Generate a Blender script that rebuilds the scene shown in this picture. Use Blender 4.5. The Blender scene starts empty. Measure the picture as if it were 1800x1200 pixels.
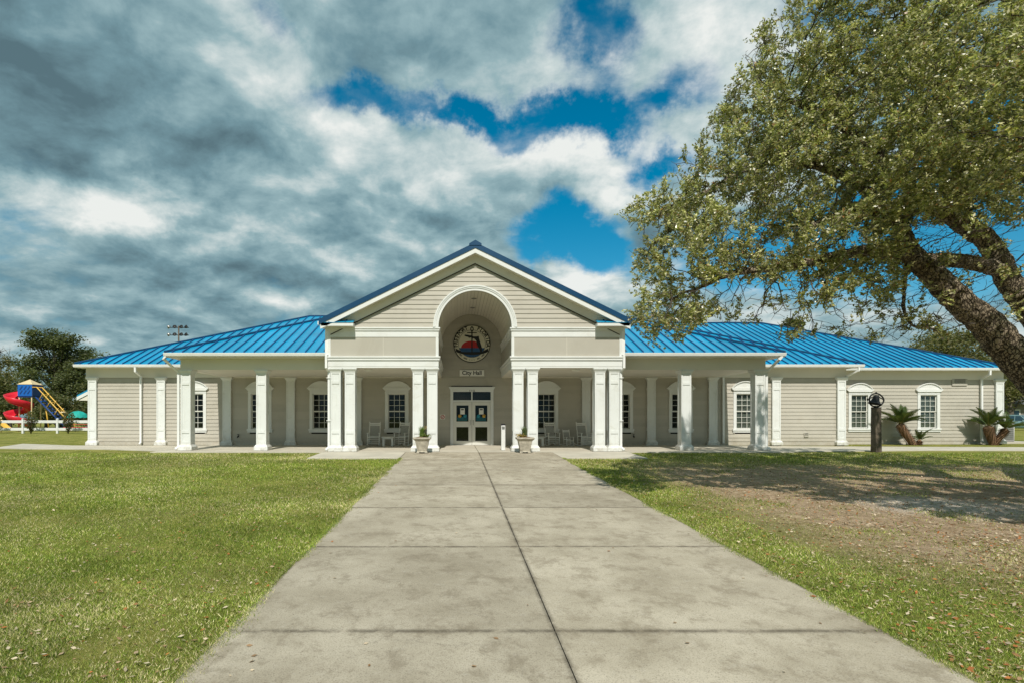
import bpy, bmesh, math, random
import numpy as np
from mathutils import Vector, Matrix, kdtree
R = math.radians
random.seed(7); rng = np.random.default_rng(11)
scene = bpy.context.scene
COL = scene.collection

# ------------------------------------------------------------------ camera, sky, sun, exposure
CAM_Z = 1.32
cam_d = bpy.data.cameras.new('camera'); cam = bpy.data.objects.new('camera', cam_d); COL.objects.link(cam)
cam.location = (0, 0, CAM_Z); cam.rotation_euler = (R(90), 0, 0)
cam_d.lens = 20.0; cam_d.sensor_width = 36.0
cam_d.shift_x = 0.0539; cam_d.shift_y = 0.0744
cam_d.clip_start = 0.1; cam_d.clip_end = 3000
scene.camera = cam
SUN_EL, SUN_AZ = R(49.0), R(2.0)      # sun behind the camera, a touch to the left
sun_d = bpy.data.lights.new('sun', 'SUN'); sun_d.energy = 3.0; sun_d.angle = R(0.5); sun_d.color = (1.0, 0.945, 0.85)
sun = bpy.data.objects.new('sun', sun_d); COL.objects.link(sun)
sdir = Vector((math.sin(SUN_AZ)*math.cos(SUN_EL), math.cos(SUN_AZ)*math.cos(SUN_EL), -math.sin(SUN_EL)))
sun.rotation_euler = sdir.to_track_quat('-Z', 'Y').to_euler(); sun.location = (-5, -40, 50)
vs = scene.view_settings
vs.view_transform = 'Standard'; vs.look = 'None'; vs.gamma = 1.0; vs.use_curve_mapping = False; vs.exposure = 0.60
scene.cycles.use_denoising = True; scene.cycles.denoising_prefilter = 'NONE'
scene.cycles.max_bounces = 8; scene.cycles.diffuse_bounces = 5; scene.cycles.transparent_max_bounces = 12
scene.cycles.sample_clamp_indirect = 6.0

class NT:
    """small helper round a node tree"""
    def __init__(s, t): s.t = t; s.n = t.nodes; s.l = t.links
    def new(s, kind, **kw):
        nd = s.n.new(kind)
        for k, v in kw.items(): setattr(nd, k, v)
        return nd
    def put(s, sock, v):
        if isinstance(v, bpy.types.NodeSocket): s.l.new(v, sock)
        elif v is not None: sock.default_value = v
    def math(s, op, a, b=None, c=None, clamp=False):
        nd = s.new('ShaderNodeMath', operation=op); nd.use_clamp = clamp
        s.put(nd.inputs[0], a)
        if b is not None: s.put(nd.inputs[1], b)
        if c is not None: s.put(nd.inputs[2], c)
        return nd.outputs[0]
    def vec(s, op, a, b=None):
        nd = s.new('ShaderNodeVectorMath', operation=op); s.put(nd.inputs[0], a)
        if b is not None: s.put(nd.inputs[3 if op == 'SCALE' else 1], b)
        return nd.outputs['Value' if op in ('LENGTH', 'DISTANCE', 'DOT_PRODUCT') else 'Vector']
    def noise(s, vec, scale, detail=4, rough=0.5, dist=0.0, out='Fac'):
        nd = s.new('ShaderNodeTexNoise'); s.put(nd.inputs['Vector'], vec)
        nd.inputs['Scale'].default_value = scale; nd.inputs['Detail'].default_value = detail
        nd.inputs['Roughness'].default_value = rough; nd.inputs['Distortion'].default_value = dist
        return nd.outputs[out]
    def ramp(s, v, a, b, lo=0.0, hi=1.0, smooth=True):
        nd = s.new('ShaderNodeMapRange'); nd.interpolation_type = 'SMOOTHSTEP' if smooth else 'LINEAR'; nd.clamp = True
        s.put(nd.inputs['Value'], v)
        for k, x in zip(('From Min', 'From Max', 'To Min', 'To Max'), (a, b, lo, hi)): s.put(nd.inputs[k], x)
        return nd.outputs['Result']
    def mix(s, f, a, b, blend='MIX'):
        nd = s.new('ShaderNodeMix', data_type='RGBA', blend_type=blend); nd.clamp_factor = True
        s.put(nd.inputs['Factor'], f)
        for k, x in ((6, a), (7, b)):
            if isinstance(x, (tuple, list)) and len(x) == 3: x = (*x, 1)
            s.put(nd.inputs[k], x)
        return nd.outputs[2]
    def bump(s, h, strength=0.5, dist=0.01):
        nd = s.new('ShaderNodeBump'); nd.inputs['Strength'].default_value = strength; nd.inputs['Distance'].default_value = dist
        s.put(nd.inputs['Height'], h); return nd.outputs[0]

def sky_dir(px, py):      # a direction written as the offset it has from straight ahead
    return Vector(((px-803)/1000, 1, (734-py)/1000)).normalized()

world = bpy.data.worlds.new('World'); scene.world = world; world.use_nodes = True
w = NT(world.node_tree); w.n.clear()
sky = w.new('ShaderNodeTexSky', sky_type='NISHITA'); sky.sun_disc = False
sky.sun_elevation = SUN_EL; sky.sun_rotation = R(180.0) + SUN_AZ; sky.air_density = 1.0; sky.dust_density = 0.4; sky.ozone_density = 3.0
tc = w.new('ShaderNodeTexCoord'); D = tc.outputs['Generated']
sep = w.new('ShaderNodeSeparateXYZ'); w.put(sep.inputs[0], D)
zz = w.math('ADD', w.math('MAXIMUM', sep.outputs[2], 0.0), 0.30)
cmb = w.new('ShaderNodeCombineXYZ'); w.put(cmb.inputs[0], w.math('DIVIDE', sep.outputs[0], zz)); w.put(cmb.inputs[1], w.math('DIVIDE', sep.outputs[1], zz))
P = cmb.outputs[0]
n_big = w.noise(P, 1.0, 3, 0.5, 0.3)
n_det = w.noise(P, 2.3, 9, 0.5, 0.25)
n_off = w.noise(w.vec('ADD', P, (0.03, -0.14, 0.0)), 2.3, 9, 0.5, 0.25)
warp = w.vec('ADD', D, w.vec('SCALE', w.vec('SUBTRACT', w.noise(D, 3.2, 7, 0.62, 0.0, 'Color'), (0.5, 0.5, 0.5)), 0.30))
def blobs(items):
    tot = None
    for (px, py, rx, ry, a) in items:
        c = sky_dir(px, py); d = w.vec('SUBTRACT', warp, tuple(c))
        k = (1/(rx/1000), 1/(max(rx, ry)/1000), 1/(ry/1000))
        v = w.ramp(w.vec('LENGTH', w.vec('MULTIPLY', d, k)), 1.35, 0.25, 0.0, a)
        tot = v if tot is None else w.math('ADD', tot, v)
    return tot
n_fine = w.noise(P, 6.5, 9, 0.62, 0.25); n_foff = w.noise(w.vec('ADD', P, (0.01, -0.05, 0.0)), 6.5, 9, 0.62, 0.25)
gap = blobs([(690, 205, 170, 34, 0.62), (960, 205, 165, 50, 0.95), (1050, 45, 60, 55, .62), (1000, 410, 115, 50, .85), (1160, 285, 80, 40, .85), (1180, 130, 60, 40, .6),
             (1470, 435, 260, 85, 0.8), (1740, 330, 160, 200, .8), (1480, 20, 130, 60, .7), (470, 30, 50, 30, .4), (1060, 460, 70, 40, .6)])
dens = w.math('ADD', w.math('ADD', w.math('MULTIPLY', n_big, 0.5), w.math('MULTIPLY', n_det, 0.75)), 0.06)
dens = w.math('ADD', w.math('SUBTRACT', dens, w.math('MULTIPLY', gap, 0.42)), w.math('MULTIPLY', w.math('SUBTRACT', n_fine, 0.5), 0.34))
cover = w.ramp(dens, 0.34, 0.62)
relief = w.math('MULTIPLY', w.math('SUBTRACT', n_det, n_off), 2.2)
lightb = blobs([(510, 150, 130, 80, 0.26), (90, 300, 220, 50, 0.20), (1120, 180, 170, 120, 0.40), (820, 300, 330, 70, 0.34), (400,340,260,60,.16), (1060, 510, 150, 55, 0.30),
                (560, 520, 200, 40, 0.2), (740, 60, 260, 60, 0.10), (250, 400, 260, 50, .12)])
darkb = blobs([(230, 160, 330, 110, 0.22), (100, 440, 300, 60, 0.12), (40, 60, 200, 120, .12), (440, 440, 200, 40, .12)])
br = w.math('ADD', w.math('ADD', 0.43, relief), w.math('MULTIPLY', w.math('SUBTRACT', n_big, 0.5), -0.3))
br = w.math('ADD', br, w.math('SUBTRACT', lightb, darkb))
br = w.math('ADD', w.math('ADD', br, w.ramp(dens, 0.62, 0.42, 0.0, 0.14)), w.math('ADD', w.math('MULTIPLY', w.math('SUBTRACT', n_fine, 0.5), 0.34), w.math('MULTIPLY', w.math('SUBTRACT', n_fine, n_foff), 0.65)))
br = w.math('MINIMUM', w.math('MAXIMUM', br, 0.0), 1.0)
cr = w.new('ShaderNodeValToRGB'); w.put(cr.inputs[0], br)
e = cr.color_ramp; e.elements[0].position = 0.0; e.elements[0].color = (0.072, 0.125, 0.148, 1)
e.elements[1].position = 1.0; e.elements[1].color = (0.60, 0.62, 0.60, 1)
for pos, c in ((0.3, (0.125, 0.215, 0.248)), (0.55, (0.220, 0.325, 0.350)), (0.8, (0.42, 0.485, 0.485))):
    q = e.elements.new(pos); q.color = (*c, 1)
hs = w.new('ShaderNodeHueSaturation'); hs.inputs['Hue'].default_value = 0.475; hs.inputs['Saturation'].default_value = 1.5; hs.inputs['Value'].default_value = 0.62
w.put(hs.inputs['Color'], sky.outputs[0])
bg1 = w.new('ShaderNodeBackground'); w.put(bg1.inputs['Color'], hs.outputs[0]); bg1.inputs['Strength'].default_value = 0.11
bg2 = w.new('ShaderNodeBackground'); w.put(bg2.inputs['Color'], cr.outputs[0]); bg2.inputs['Strength'].default_value = 0.92
ms = w.new('ShaderNodeMixShader'); w.put(ms.inputs[0], cover); w.put(ms.inputs[1], bg1.outputs[0]); w.put(ms.inputs[2], bg2.outputs[0])
wo = w.new('ShaderNodeOutputWorld'); w.put(wo.inputs[0], ms.outputs[0])
world.cycles.sampling_method = 'MANUAL'; world.cycles.sample_map_resolution = 512

# ------------------------------------------------------------------ helpers
def tag(o, label=None, cat=None, group=None, kind=None):
    if label: o['label'] = label
    if cat: o['category'] = cat
    if group: o['group'] = group
    if kind: o['kind'] = kind
    return o
def root(name, loc, rz=0.0, label=None, cat=None, group=None):
    o = bpy.data.objects.new(name, None); COL.objects.link(o)
    o.location = loc; o.rotation_euler = (0, 0, rz); o.empty_display_size = 0.2
    return tag(o, label, cat, group)
def link(name, me, parent=None, loc=None):
    o = bpy.data.objects.new(name, me); COL.objects.link(o)
    if parent is not None:
        o.parent = parent
        if parent.type == 'EMPTY' and parent.get('static'): o.matrix_parent_inverse = Matrix.Translation(-Vector(parent.location))
    if loc is not None: o.location = loc
    return o
def static_root(name, loc, label=None, cat=None, group=None):
    """an Empty whose children are written in world coordinates"""
    o = root(name, loc, 0, label, cat, group); o['static'] = 1; return o
def copy_tree(o, parent=None, inverse=None):
    c = o.copy(); COL.objects.link(c); c.parent = parent
    for ch in o.children: copy_tree(ch, c)
    return c

class MB:
    """collects shapes into ONE mesh"""
    def __init__(s): s.v = []; s.f = []; s.sm = []
    def add(s, v, f, smooth=False):
        k = len(s.v); s.v += [tuple(p) for p in v]; s.f += [tuple(i+k for i in q) for q in f]; s.sm += [smooth]*len(f); return s
    def box(s, x0, x1, y0, y1, z0, z1, b=0.0):
        if x0 > x1: x0, x1 = x1, x0
        if b <= 0:
            v = [(x0,y0,z0),(x1,y0,z0),(x1,y1,z0),(x0,y1,z0),(x0,y0,z1),(x1,y0,z1),(x1,y1,z1),(x0,y1,z1)]
            return s.add(v, [(3,2,1,0),(4,5,6,7),(0,1,5,4),(1,2,6,5),(2,3,7,6),(3,0,4,7)])
        b = min(b, (x1-x0)*.45, (y1-y0)*.45, (z1-z0)*.45)
        def ring(ix, iy, z): return [(x0+ix,y0+iy,z),(x1-ix,y0+iy,z),(x1-ix,y1-iy,z),(x0+ix,y1-iy,z)]
        def oct_(z, o):   # eight-sided ring
            i = b + o; j = o
            return [(x0+i,y0+j,z),(x1-i,y0+j,z),(x1-j,y0+i,z),(x1-j,y1-i,z),(x1-i,y1-j,z),(x0+i,y1-j,z),(x0+j,y1-i,z),(x0+j,y0+i,z)]
        v = oct_(z0, b*.6) + oct_(z0+b, 0) + oct_(z1-b, 0) + oct_(z1, b*.6)
        f = [tuple(range(7, -1, -1)), tuple(range(24, 32))]
        for r in range(3):
            for i in range(8):
                j = (i+1) % 8; f.append((r*8+i, r*8+j, r*8+8+j, r*8+8+i))
        return s.add(v, f)
    def frustum(s, cx, cy, w0, d0, z0, w1, d1, z1):
        v = [(cx+a*w0/2, cy+b*d0/2, z0) for a, b in ((-1,-1),(1,-1),(1,1),(-1,1))] + [(cx+a*w1/2, cy+b*d1/2, z1) for a, b in ((-1,-1),(1,-1),(1,1),(-1,1))]
        return s.add(v, [(3,2,1,0),(4,5,6,7),(0,1,5,4),(1,2,6,5),(2,3,7,6),(3,0,4,7)])
    def prism(s, poly, y0, y1):
        """polygon in XZ (counter-clockwise seen from -Y), extruded along Y"""
        n = len(poly); v = [(x, y0, z) for x, z in poly] + [(x, y1, z) for x, z in poly]
        f = [tuple(range(n)), tuple(range(2*n-1, n-1, -1))]
        for i in range(n): j = (i+1) % n; f.append((j, i, i+n, j+n))
        return s.add(v, f)
    def slab(s, poly, zt, th):
        """plan polygon (counter-clockwise from above) with zt(x, y) the top"""
        n = len(poly); v = [(x, y, zt(x, y)) for x, y in poly] + [(x, y, zt(x, y)-th) for x, y in poly]
        f = [tuple(range(n)), tuple(range(2*n-1, n-1, -1))]
        for i in range(n): j = (i+1) % n; f.append((i, i+n, j+n, j))
        return s.add(v, f)
    def tube(s, pts, rad, sides=8, smooth=True, caps=True, twist=0.0, squash=1.0):
        pts = [Vector(p) for p in pts]; n = len(pts)
        if not isinstance(rad, (list, tuple, np.ndarray)): rad = [rad]*n
        v = []; up = Vector((0, 0, 1)); prev = None
        for i, p in enumerate(pts):
            t = (pts[min(i+1, n-1)] - pts[max(i-1, 0)])
            t = t.normalized() if t.length > 1e-9 else Vector((0, 0, 1))
            if prev is None:
                a = t.cross(up) if abs(t.z) < .95 else t.cross(Vector((0, 1, 0)))
            else:
                a = prev - t*prev.dot(t)
                if a.length < 1e-6: a = t.cross(up)
            a.normalize(); prev = a; b = t.cross(a)
            for k in range(sides):
                an = 2*math.pi*(k+.5)/sides + twist
                v.append(p + (a*math.cos(an) + b*math.sin(an)*squash)*rad[i])
        f = []
        for i in range(n-1):
            for k in range(sides):
                q = (k+1) % sides; f.append((i*sides+k, i*sides+q, (i+1)*sides+q, (i+1)*sides+k))
        if caps: f += [tuple(range(sides-1, -1, -1)), tuple(range((n-1)*sides, n*sides))]
        return s.add(v, f, smooth)
    def lathe(s, prof, cx=0, cy=0, z0=0, seg=20, sx=1.0, sy=1.0, smooth=True):
        """profile [(r, z)] round a vertical axis"""
        v = []; f = []; n = len(prof)
        for k in range(seg):
            a = 2*math.pi*k/seg
            for r, z in prof: v.append((cx+r*math.cos(a)*sx, cy+r*math.sin(a)*sy, z0+z))
        for k in range(seg):
            q = (k+1) % seg
            for i in range(n-1): f.append((k*n+i, q*n+i, q*n+i+1, k*n+i+1))
        return s.add(v, f, smooth)
    def mesh(s, name, mat):
        me = bpy.data.meshes.new(name); me.from_pydata(s.v, [], s.f)
        if any(s.sm): me.polygons.foreach_set('use_smooth', s.sm)
        if mat: me.materials.append(mat)
        me.update(); return me
    def build(s, name, mat, parent=None, loc=None): return link(name, s.mesh(name, mat), parent, loc)

def big_mesh(name, verts, faces, mat, colors=None):
    """numpy verts (n,3), faces (m,k) with k equal; colours per face"""
    me = bpy.data.meshes.new(name); n = len(verts); m, k = faces.shape
    me.vertices.add(n); me.vertices.foreach_set('co', verts.astype(np.float32).ravel())
    me.loops.add(m*k); me.loops.foreach_set('vertex_index', faces.astype(np.int32).ravel())
    me.polygons.add(m); me.polygons.foreach_set('loop_start', np.arange(0, m*k, k, dtype=np.int32))
    try: me.polygons.foreach_set('loop_total', np.full(m, k, dtype=np.int32))
    except Exception: pass
    if colors is not None:
        at = me.attributes.new('tint', 'FLOAT_COLOR', 'FACE')
        at.data.foreach_set('color', np.concatenate([colors, np.ones((m, 1))], 1).astype(np.float32).ravel())
    me.materials.append(mat); me.update(calc_edges=True); return me

def catmull(pts, n=8):
    P_ = [Vector(p) for p in pts]; P_ = [P_[0]*2-P_[1]] + P_ + [P_[-1]*2-P_[-2]]; out = []
    for i in range(1, len(P_)-2):
        a, b, c, d = P_[i-1:i+3]
        for k in range(n):
            t = k/n; out.append(.5*((2*b) + (c-a)*t + (2*a-5*b+4*c-d)*t*t + (3*b-a-3*c+d)*t**3))
    out.append(P_[-2]); return out

# ------------------------------------------------------------------ materials
def pm(name, col, rough=0.6, var=0.08, vs_=2.0, bump=0.0, bs=60, spec=0.4, metal=0.0, obj_var=0.0, dirt=None, coat=0.0, splash=False):
    m = bpy.data.materials.new(name); m.use_nodes = True; t = NT(m.node_tree); b = t.n['Principled BSDF']
    pos = t.new('ShaderNodeNewGeometry').outputs['Position']
    n = t.noise(pos, vs_, 5, 0.6)
    lo = tuple(c*(1-var) for c in col); hi = tuple(min(1, c*(1+var)) for c in col)
    c = t.mix(t.ramp(n, .3, .7), lo, hi)
    if dirt:      # dirt = (colour, amount, scale)
        c = t.mix(t.math('MULTIPLY', t.ramp(t.noise(pos, dirt[2], 7, 0.7, 0.6), 0.5, 0.72), dirt[1]), c, dirt[0])
    if obj_var:
        oi = t.new('ShaderNodeObjectInfo').outputs['Random']
        hsv = t.new('ShaderNodeHueSaturation'); t.put(hsv.inputs['Color'], c)
        t.put(hsv.inputs['Value'], t.ramp(oi, 0, 1, 1-obj_var, 1+obj_var, False)); c = hsv.outputs[0]
    if splash:     # mud splashed up from the ground and streaks below the caps
        zc = t.new('ShaderNodeSeparateXYZ'); t.put(zc.inputs[0], pos)
        k = t.math('MULTIPLY', t.ramp(zc.outputs[2], .55, .0), t.ramp(t.noise(pos, 5, 6, .75, .4), .35, .68)); c = t.mix(t.math('MULTIPLY', k, .6), c, (.33, .28, .20))
        st = t.ramp(t.noise(t.vec('MULTIPLY', pos, (14, 14, .8)), 1.0, 4, .6), .56, .72); c = t.mix(t.math('MULTIPLY', st, .22), c, (.46, .44, .38))
    t.put(b.inputs['Base Color'], c)
    t.put(b.inputs['Roughness'], t.ramp(n, .2, .8, rough*.88, min(1, rough*1.1)))
    b.inputs['Specular IOR Level'].default_value = spec; b.inputs['Metallic'].default_value = metal
    if coat: b.inputs['Coat Weight'].default_value = coat; b.inputs['Coat Roughness'].default_value = .08
    if bump: t.put(b.inputs['Normal'], t.bump(t.noise(pos, bs, 5, .6), bump, .01))
    return m
def leafmat(name, trans=0.25, rough=0.45, spec=0.5, gain=1.0):
    m = bpy.data.materials.new(name); m.use_nodes = True; t = NT(m.node_tree); b = t.n['Principled BSDF']
    a = t.new('ShaderNodeAttribute', attribute_name='tint').outputs['Color']
    t.put(b.inputs['Base Color'], a); b.inputs['Roughness'].default_value = rough; b.inputs['Specular IOR Level'].default_value = spec
    tr = t.new('ShaderNodeBsdfTranslucent'); t.put(tr.inputs['Color'], t.mix(0.4, t.mix(1.0, a, (1.7, 1.7, 1.2), 'MULTIPLY'), (0.26, 0.30, 0.05)))
    mx = t.new('ShaderNodeMixShader'); mx.inputs[0].default_value = trans
    t.put(mx.inputs[1], b.outputs[0]); t.put(mx.inputs[2], tr.outputs[0]); t.put(t.n['Material Output'].inputs[0], mx.outputs[0])
    return m
M = {}
M['siding'] = pm('beige siding', (0.45, 0.425, 0.365), .62, .04, .7, .12, 25, obj_var=.045, dirt=((.30, .27, .21), .35, .9), splash=True)
M['panel'] = pm('beige smooth panel', (0.44, 0.418, 0.36), .6, .03, .6, .04, 60, dirt=((.34, .31, .25), .3, .7))
M['white'] = pm('white paint', (0.71, 0.725, 0.71), .42, .03, 1.2, .05, 30, dirt=((.60, .60, .55), .4, 1.6))
M['colwhite'] = pm('white column paint', (0.71, 0.73, 0.715), .42, .03, 1.0, .06, 25, dirt=((.56, .56, .50), .5, 2.2), splash=True)
M['cream'] = pm('cream soffit paint', (0.70, 0.675, 0.60), .55, .03, .8, .04, 30)
M['board'] = pm('cream ceiling board', (0.66, 0.63, 0.55), .5, .03, .8, .03, 30, obj_var=.03)
M['roof'] = pm('blue metal roof', (0.006, 0.275, 0.50), .30, .10, .45, .05, 2.2, spec=.5, obj_var=.09, dirt=((.03, .17, .30), .5, .7))
M['rib'] = pm('shaded blue seam', (0.006, 0.07, 0.22), .4, .05, 1.0)  # darker than the panels: shade on the seam sides is put into the colour
M['navy'] = pm('navy roof edge', (0.004, 0.05, 0.125), .38, .06, .5)
M['gutter'] = pm('white gutter metal', (0.80, 0.81, 0.80), .32, .03, 1.0, dirt=((.60, .60, .56), .35, 2.0))
M['muntin'] = pm('sash white', (0.68, 0.68, 0.63), .45, .03)
M['dark'] = pm('dark interior', (0.016, 0.016, 0.015), .8, .3, 1.5)  # near-black stands in for the shade inside rooms, window reveals and vents
M['blind'] = pm('window blind', (0.50, 0.49, 0.44), .6, .05)
M['concrete_floor'] = pm('porch concrete', (0.50, 0.465, 0.385), .8, .10, .9, .15, 60, dirt=((.36, .33, .27), .5, 1.3))
M['metal'] = pm('dull metal', (0.32, 0.32, 0.31), .4, .1, 5, metal=.8)
M['black'] = pm('black iron', (0.010, 0.011, 0.012), .6, .3, 12, .1, 60)
M['red'] = pm('red plastic', (0.62, 0.018, 0.035), .35, .08, 1)
M['blue'] = pm('blue plastic', (0.012, 0.13, 0.50), .38, .08, 1)
M['navyplastic'] = pm('dark blue plastic', (0.01, 0.045, 0.18), .4, .08, 1)
M['yellow'] = pm('yellow enamel', (0.72, 0.43, 0.07), .4, .08, 1)
M['tan'] = pm('tan plastic', (0.66, 0.52, 0.30), .5, .08, 1)
M['purple'] = pm('pale purple plastic', (0.33, 0.27, 0.46), .45, .08, 1)
M['teal'] = pm('teal canvas', (0.012, 0.36, 0.31), .7, .1, 1)
M['orange'] = pm('orange coated metal', (0.50, 0.12, 0.06), .5, .1, 1)
M['lettering'] = pm('black lettering', (0.012, 0.012, 0.014), .5, .1)
M['chairwhite'] = pm('chair white paint', (0.79, 0.785, 0.74), .5, .04, 3)
M['weave'] = pm('grey woven seat', (0.36, 0.36, 0.33), .75, .12, 30, .4, 160)
M['planter'] = pm('cast stone', (0.42, 0.385, 0.31), .85, .22, 7, .5, 50, dirt=((.17, .15, .12), .7, 6))
M['soil'] = pm('bark mulch', (0.17, 0.10, 0.055), .9, .4, 20, .8, 40)
M['joint'] = pm('black joint dirt', (0.045, 0.037, 0.026), .95, .3, 8)
M['timber'] = pm('weathered timber', (0.105, 0.085, 0.062), .9, .35, 6, .9, 22)
M['twig'] = pm('oak twig bark', (0.095, 0.078, 0.06), .95, .3, 5)
M['bgbark'] = pm('grey bark', (0.12, 0.105, 0.085), .95, .3, 1.5)
M['sago_trunk'] = pm('sago trunk', (0.17, 0.10, 0.055), .95, .45, 18, 1.0, 26)
M['rubber'] = pm('tyre rubber', (0.018, 0.018, 0.018), .85, .2, 4)
M['carpaint'] = pm('pale teal car paint', (0.20, 0.33, 0.36), .3, .04, 1, spec=.6, coat=.6)
M['carglass'] = pm('car glass', (0.02, 0.06, 0.09), .06, .1, 1, spec=.8)
M['headlight'] = pm('headlight lens', (0.62, 0.64, 0.64), .12, .05, 3)
M['housewall'] = pm('grey house wall', (0.24, 0.235, 0.225), .8, .08, 1)
M['shingle'] = pm('grey shingle', (0.13, 0.125, 0.12), .9, .2, 3)
M['leaf'] = leafmat('oak leaf', .36, .33, .8)
M['bgleaf'] = leafmat('far leaf', .30, .55, .3)
M['plantleaf'] = leafmat('plant leaf', .2, .4, .5)
M['grass'] = leafmat('grass blade', .3, .6, .25)
M['litter'] = leafmat('fallen leaf', .1, .75, .2)

def glass_mat(name, tint, refl):
    m = bpy.data.materials.new(name); m.use_nodes = True; t = NT(m.node_tree); t.n.remove(t.n['Principled BSDF'])
    tr = t.new('ShaderNodeBsdfTransparent'); tr.inputs[0].default_value = (*tint, 1)
    gl = t.new('ShaderNodeBsdfGlossy'); gl.inputs['Roughness'].default_value = .03; gl.inputs[0].default_value = (.9, .95, .95, 1)
    fr = t.new('ShaderNodeFresnel'); fr.inputs[0].default_value = 1.5
    pos = t.new('ShaderNodeNewGeometry').outputs['Position']
    nb = t.bump(t.noise(pos, 1.3, 2), .05, .05); t.put(gl.inputs['Normal'], nb)
    mx = t.new('ShaderNodeMixShader'); t.put(mx.inputs[0], t.math('MULTIPLY', fr.outputs[0], refl)); t.put(mx.inputs[1], tr.outputs[0]); t.put(mx.inputs[2], gl.outputs[0])
    t.put(t.n['Material Output'].inputs[0], mx.outputs[0]); return m
def bark_mat():
    m = bpy.data.materials.new('oak bark'); m.use_nodes = True; t = NT(m.node_tree); b = t.n['Principled BSDF']
    pos = t.new('ShaderNodeNewGeometry').outputs['Position']
    wp = t.vec('ADD', pos, t.vec('SCALE', t.noise(pos, 9, 5, .65, 0, 'Color'), .16))
    # plates run along the lean of the limbs
    mp = t.new('ShaderNodeMapping'); mp.inputs['Rotation'].default_value = (0, R(45), 0); mp.inputs['Scale'].default_value = (1.0, 1.0, .42); t.put(mp.inputs['Vector'], wp)
    vo = t.new('ShaderNodeTexVoronoi', feature='DISTANCE_TO_EDGE'); vo.inputs['Scale'].default_value = 19; t.put(vo.inputs['Vector'], mp.outputs[0])
    pl = t.ramp(vo.outputs['Distance'], .0, .16)
    c = t.mix(t.ramp(t.noise(pos, 3, 6, .7), .3, .7), (0.22, 0.175, 0.125), (0.40, 0.335, 0.25))
    c = t.mix(pl, (0.045, 0.034, 0.023), c)
    c = t.mix(t.math('MULTIPLY', t.ramp(t.noise(pos, 1.7, 6, .7, .5), .55, .7), .45), c, (0.25, 0.235, 0.19))
    t.put(b.inputs['Base Color'], c); b.inputs['Roughness'].default_value = .95; b.inputs['Specular IOR Level'].default_value = .1
    h = t.math('ADD', pl, t.math('MULTIPLY', t.noise(pos, 60, 5, .7), .5)); t.put(b.inputs['Normal'], t.bump(h, 1.0, .035)); return m
M['bark'] = bark_mat()
M['glass'] = glass_mat('window glass', (0.78, 0.82, 0.80), .45)

def walk_mat():
    m = bpy.data.materials.new('weathered concrete'); m.use_nodes = True; t = NT(m.node_tree); b = t.n['Principled BSDF']
    pos = t.new('ShaderNodeNewGeometry').outputs['Position']
    c = t.mix(t.ramp(t.noise(pos, .8, 7, .66, .1), .30, .70), (0.32, 0.28, 0.21), (0.475, 0.425, 0.335))
    c = t.mix(t.math('MULTIPLY', t.ramp(t.noise(t.vec('MULTIPLY', pos, (1, .8, 1)), 3.4, 9, .78, .15), .47, .64), .6), c, (0.20, 0.165, 0.115))      # dark mottling
    c = t.mix(t.math('MULTIPLY', t.ramp(t.noise(pos, 9, 7, .78, .1), .52, .72), .5), c, (0.46, 0.42, 0.35))
    c = t.mix(t.math('MULTIPLY', t.ramp(t.noise(pos, 85, 4, .75), .50, .66), .75), c, (0.15, 0.126, 0.095))               # aggregate specks
    # black mildew growing along the slab edges
    sx = t.new('ShaderNodeSeparateXYZ'); t.put(sx.inputs[0], pos)
    def near(coord, period, off, width):
        d = t.math('ABSOLUTE', t.math('SUBTRACT', t.math('PINGPONG', t.math('ADD', coord, off), period/2), 0.0))
        return t.ramp(d, width, 0.0)
    ey = near(sx.outputs[1], 2.862, 2.862*4-4.926+2.862, .075); ex = near(sx.outputs[0], 2.85, 2.85*4-.85, .05)
    ed = t.math('MULTIPLY', t.math('MAXIMUM', ey, ex), t.ramp(t.noise(pos, 3.3, 7, .75, .8), .30, .58))
    c = t.mix(t.math('MULTIPLY', ed, .7), c, (0.065, 0.054, 0.038))
    vo = t.new('ShaderNodeTexVoronoi', feature='DISTANCE_TO_EDGE'); vo.inputs['Scale'].default_value = .33
    t.put(vo.inputs['Vector'], t.vec('ADD', pos, t.vec('SCALE', t.noise(pos, 1.5, 6, .7, 0, 'Color'), .9)))
    crack = t.math('MULTIPLY', t.ramp(vo.outputs['Distance'], .006, .0015), t.ramp(t.noise(pos, .4, 2), .56, .62))
    c = t.mix(t.math('MULTIPLY', crack, .25), c, (0.07, 0.06, 0.045))
    oi = t.new('ShaderNodeObjectInfo').outputs['Random']; hsv = t.new('ShaderNodeHueSaturation'); t.put(hsv.inputs['Color'], c)
    t.put(hsv.inputs['Value'], t.ramp(oi, 0, 1, .93, 1.08, False))
    t.put(b.inputs['Base Color'], hsv.outputs[0]); b.inputs['Roughness'].default_value = .86; b.inputs['Specular IOR Level'].default_value = .25
    h = t.math('ADD', t.math('MULTIPLY', t.noise(pos, 45, 6, .7), .6), t.math('MULTIPLY', t.noise(pos, 4, 4), .6))
    t.put(b.inputs['Normal'], t.bump(h, .5, .012)); return m
M['walk'] = walk_mat()

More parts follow.
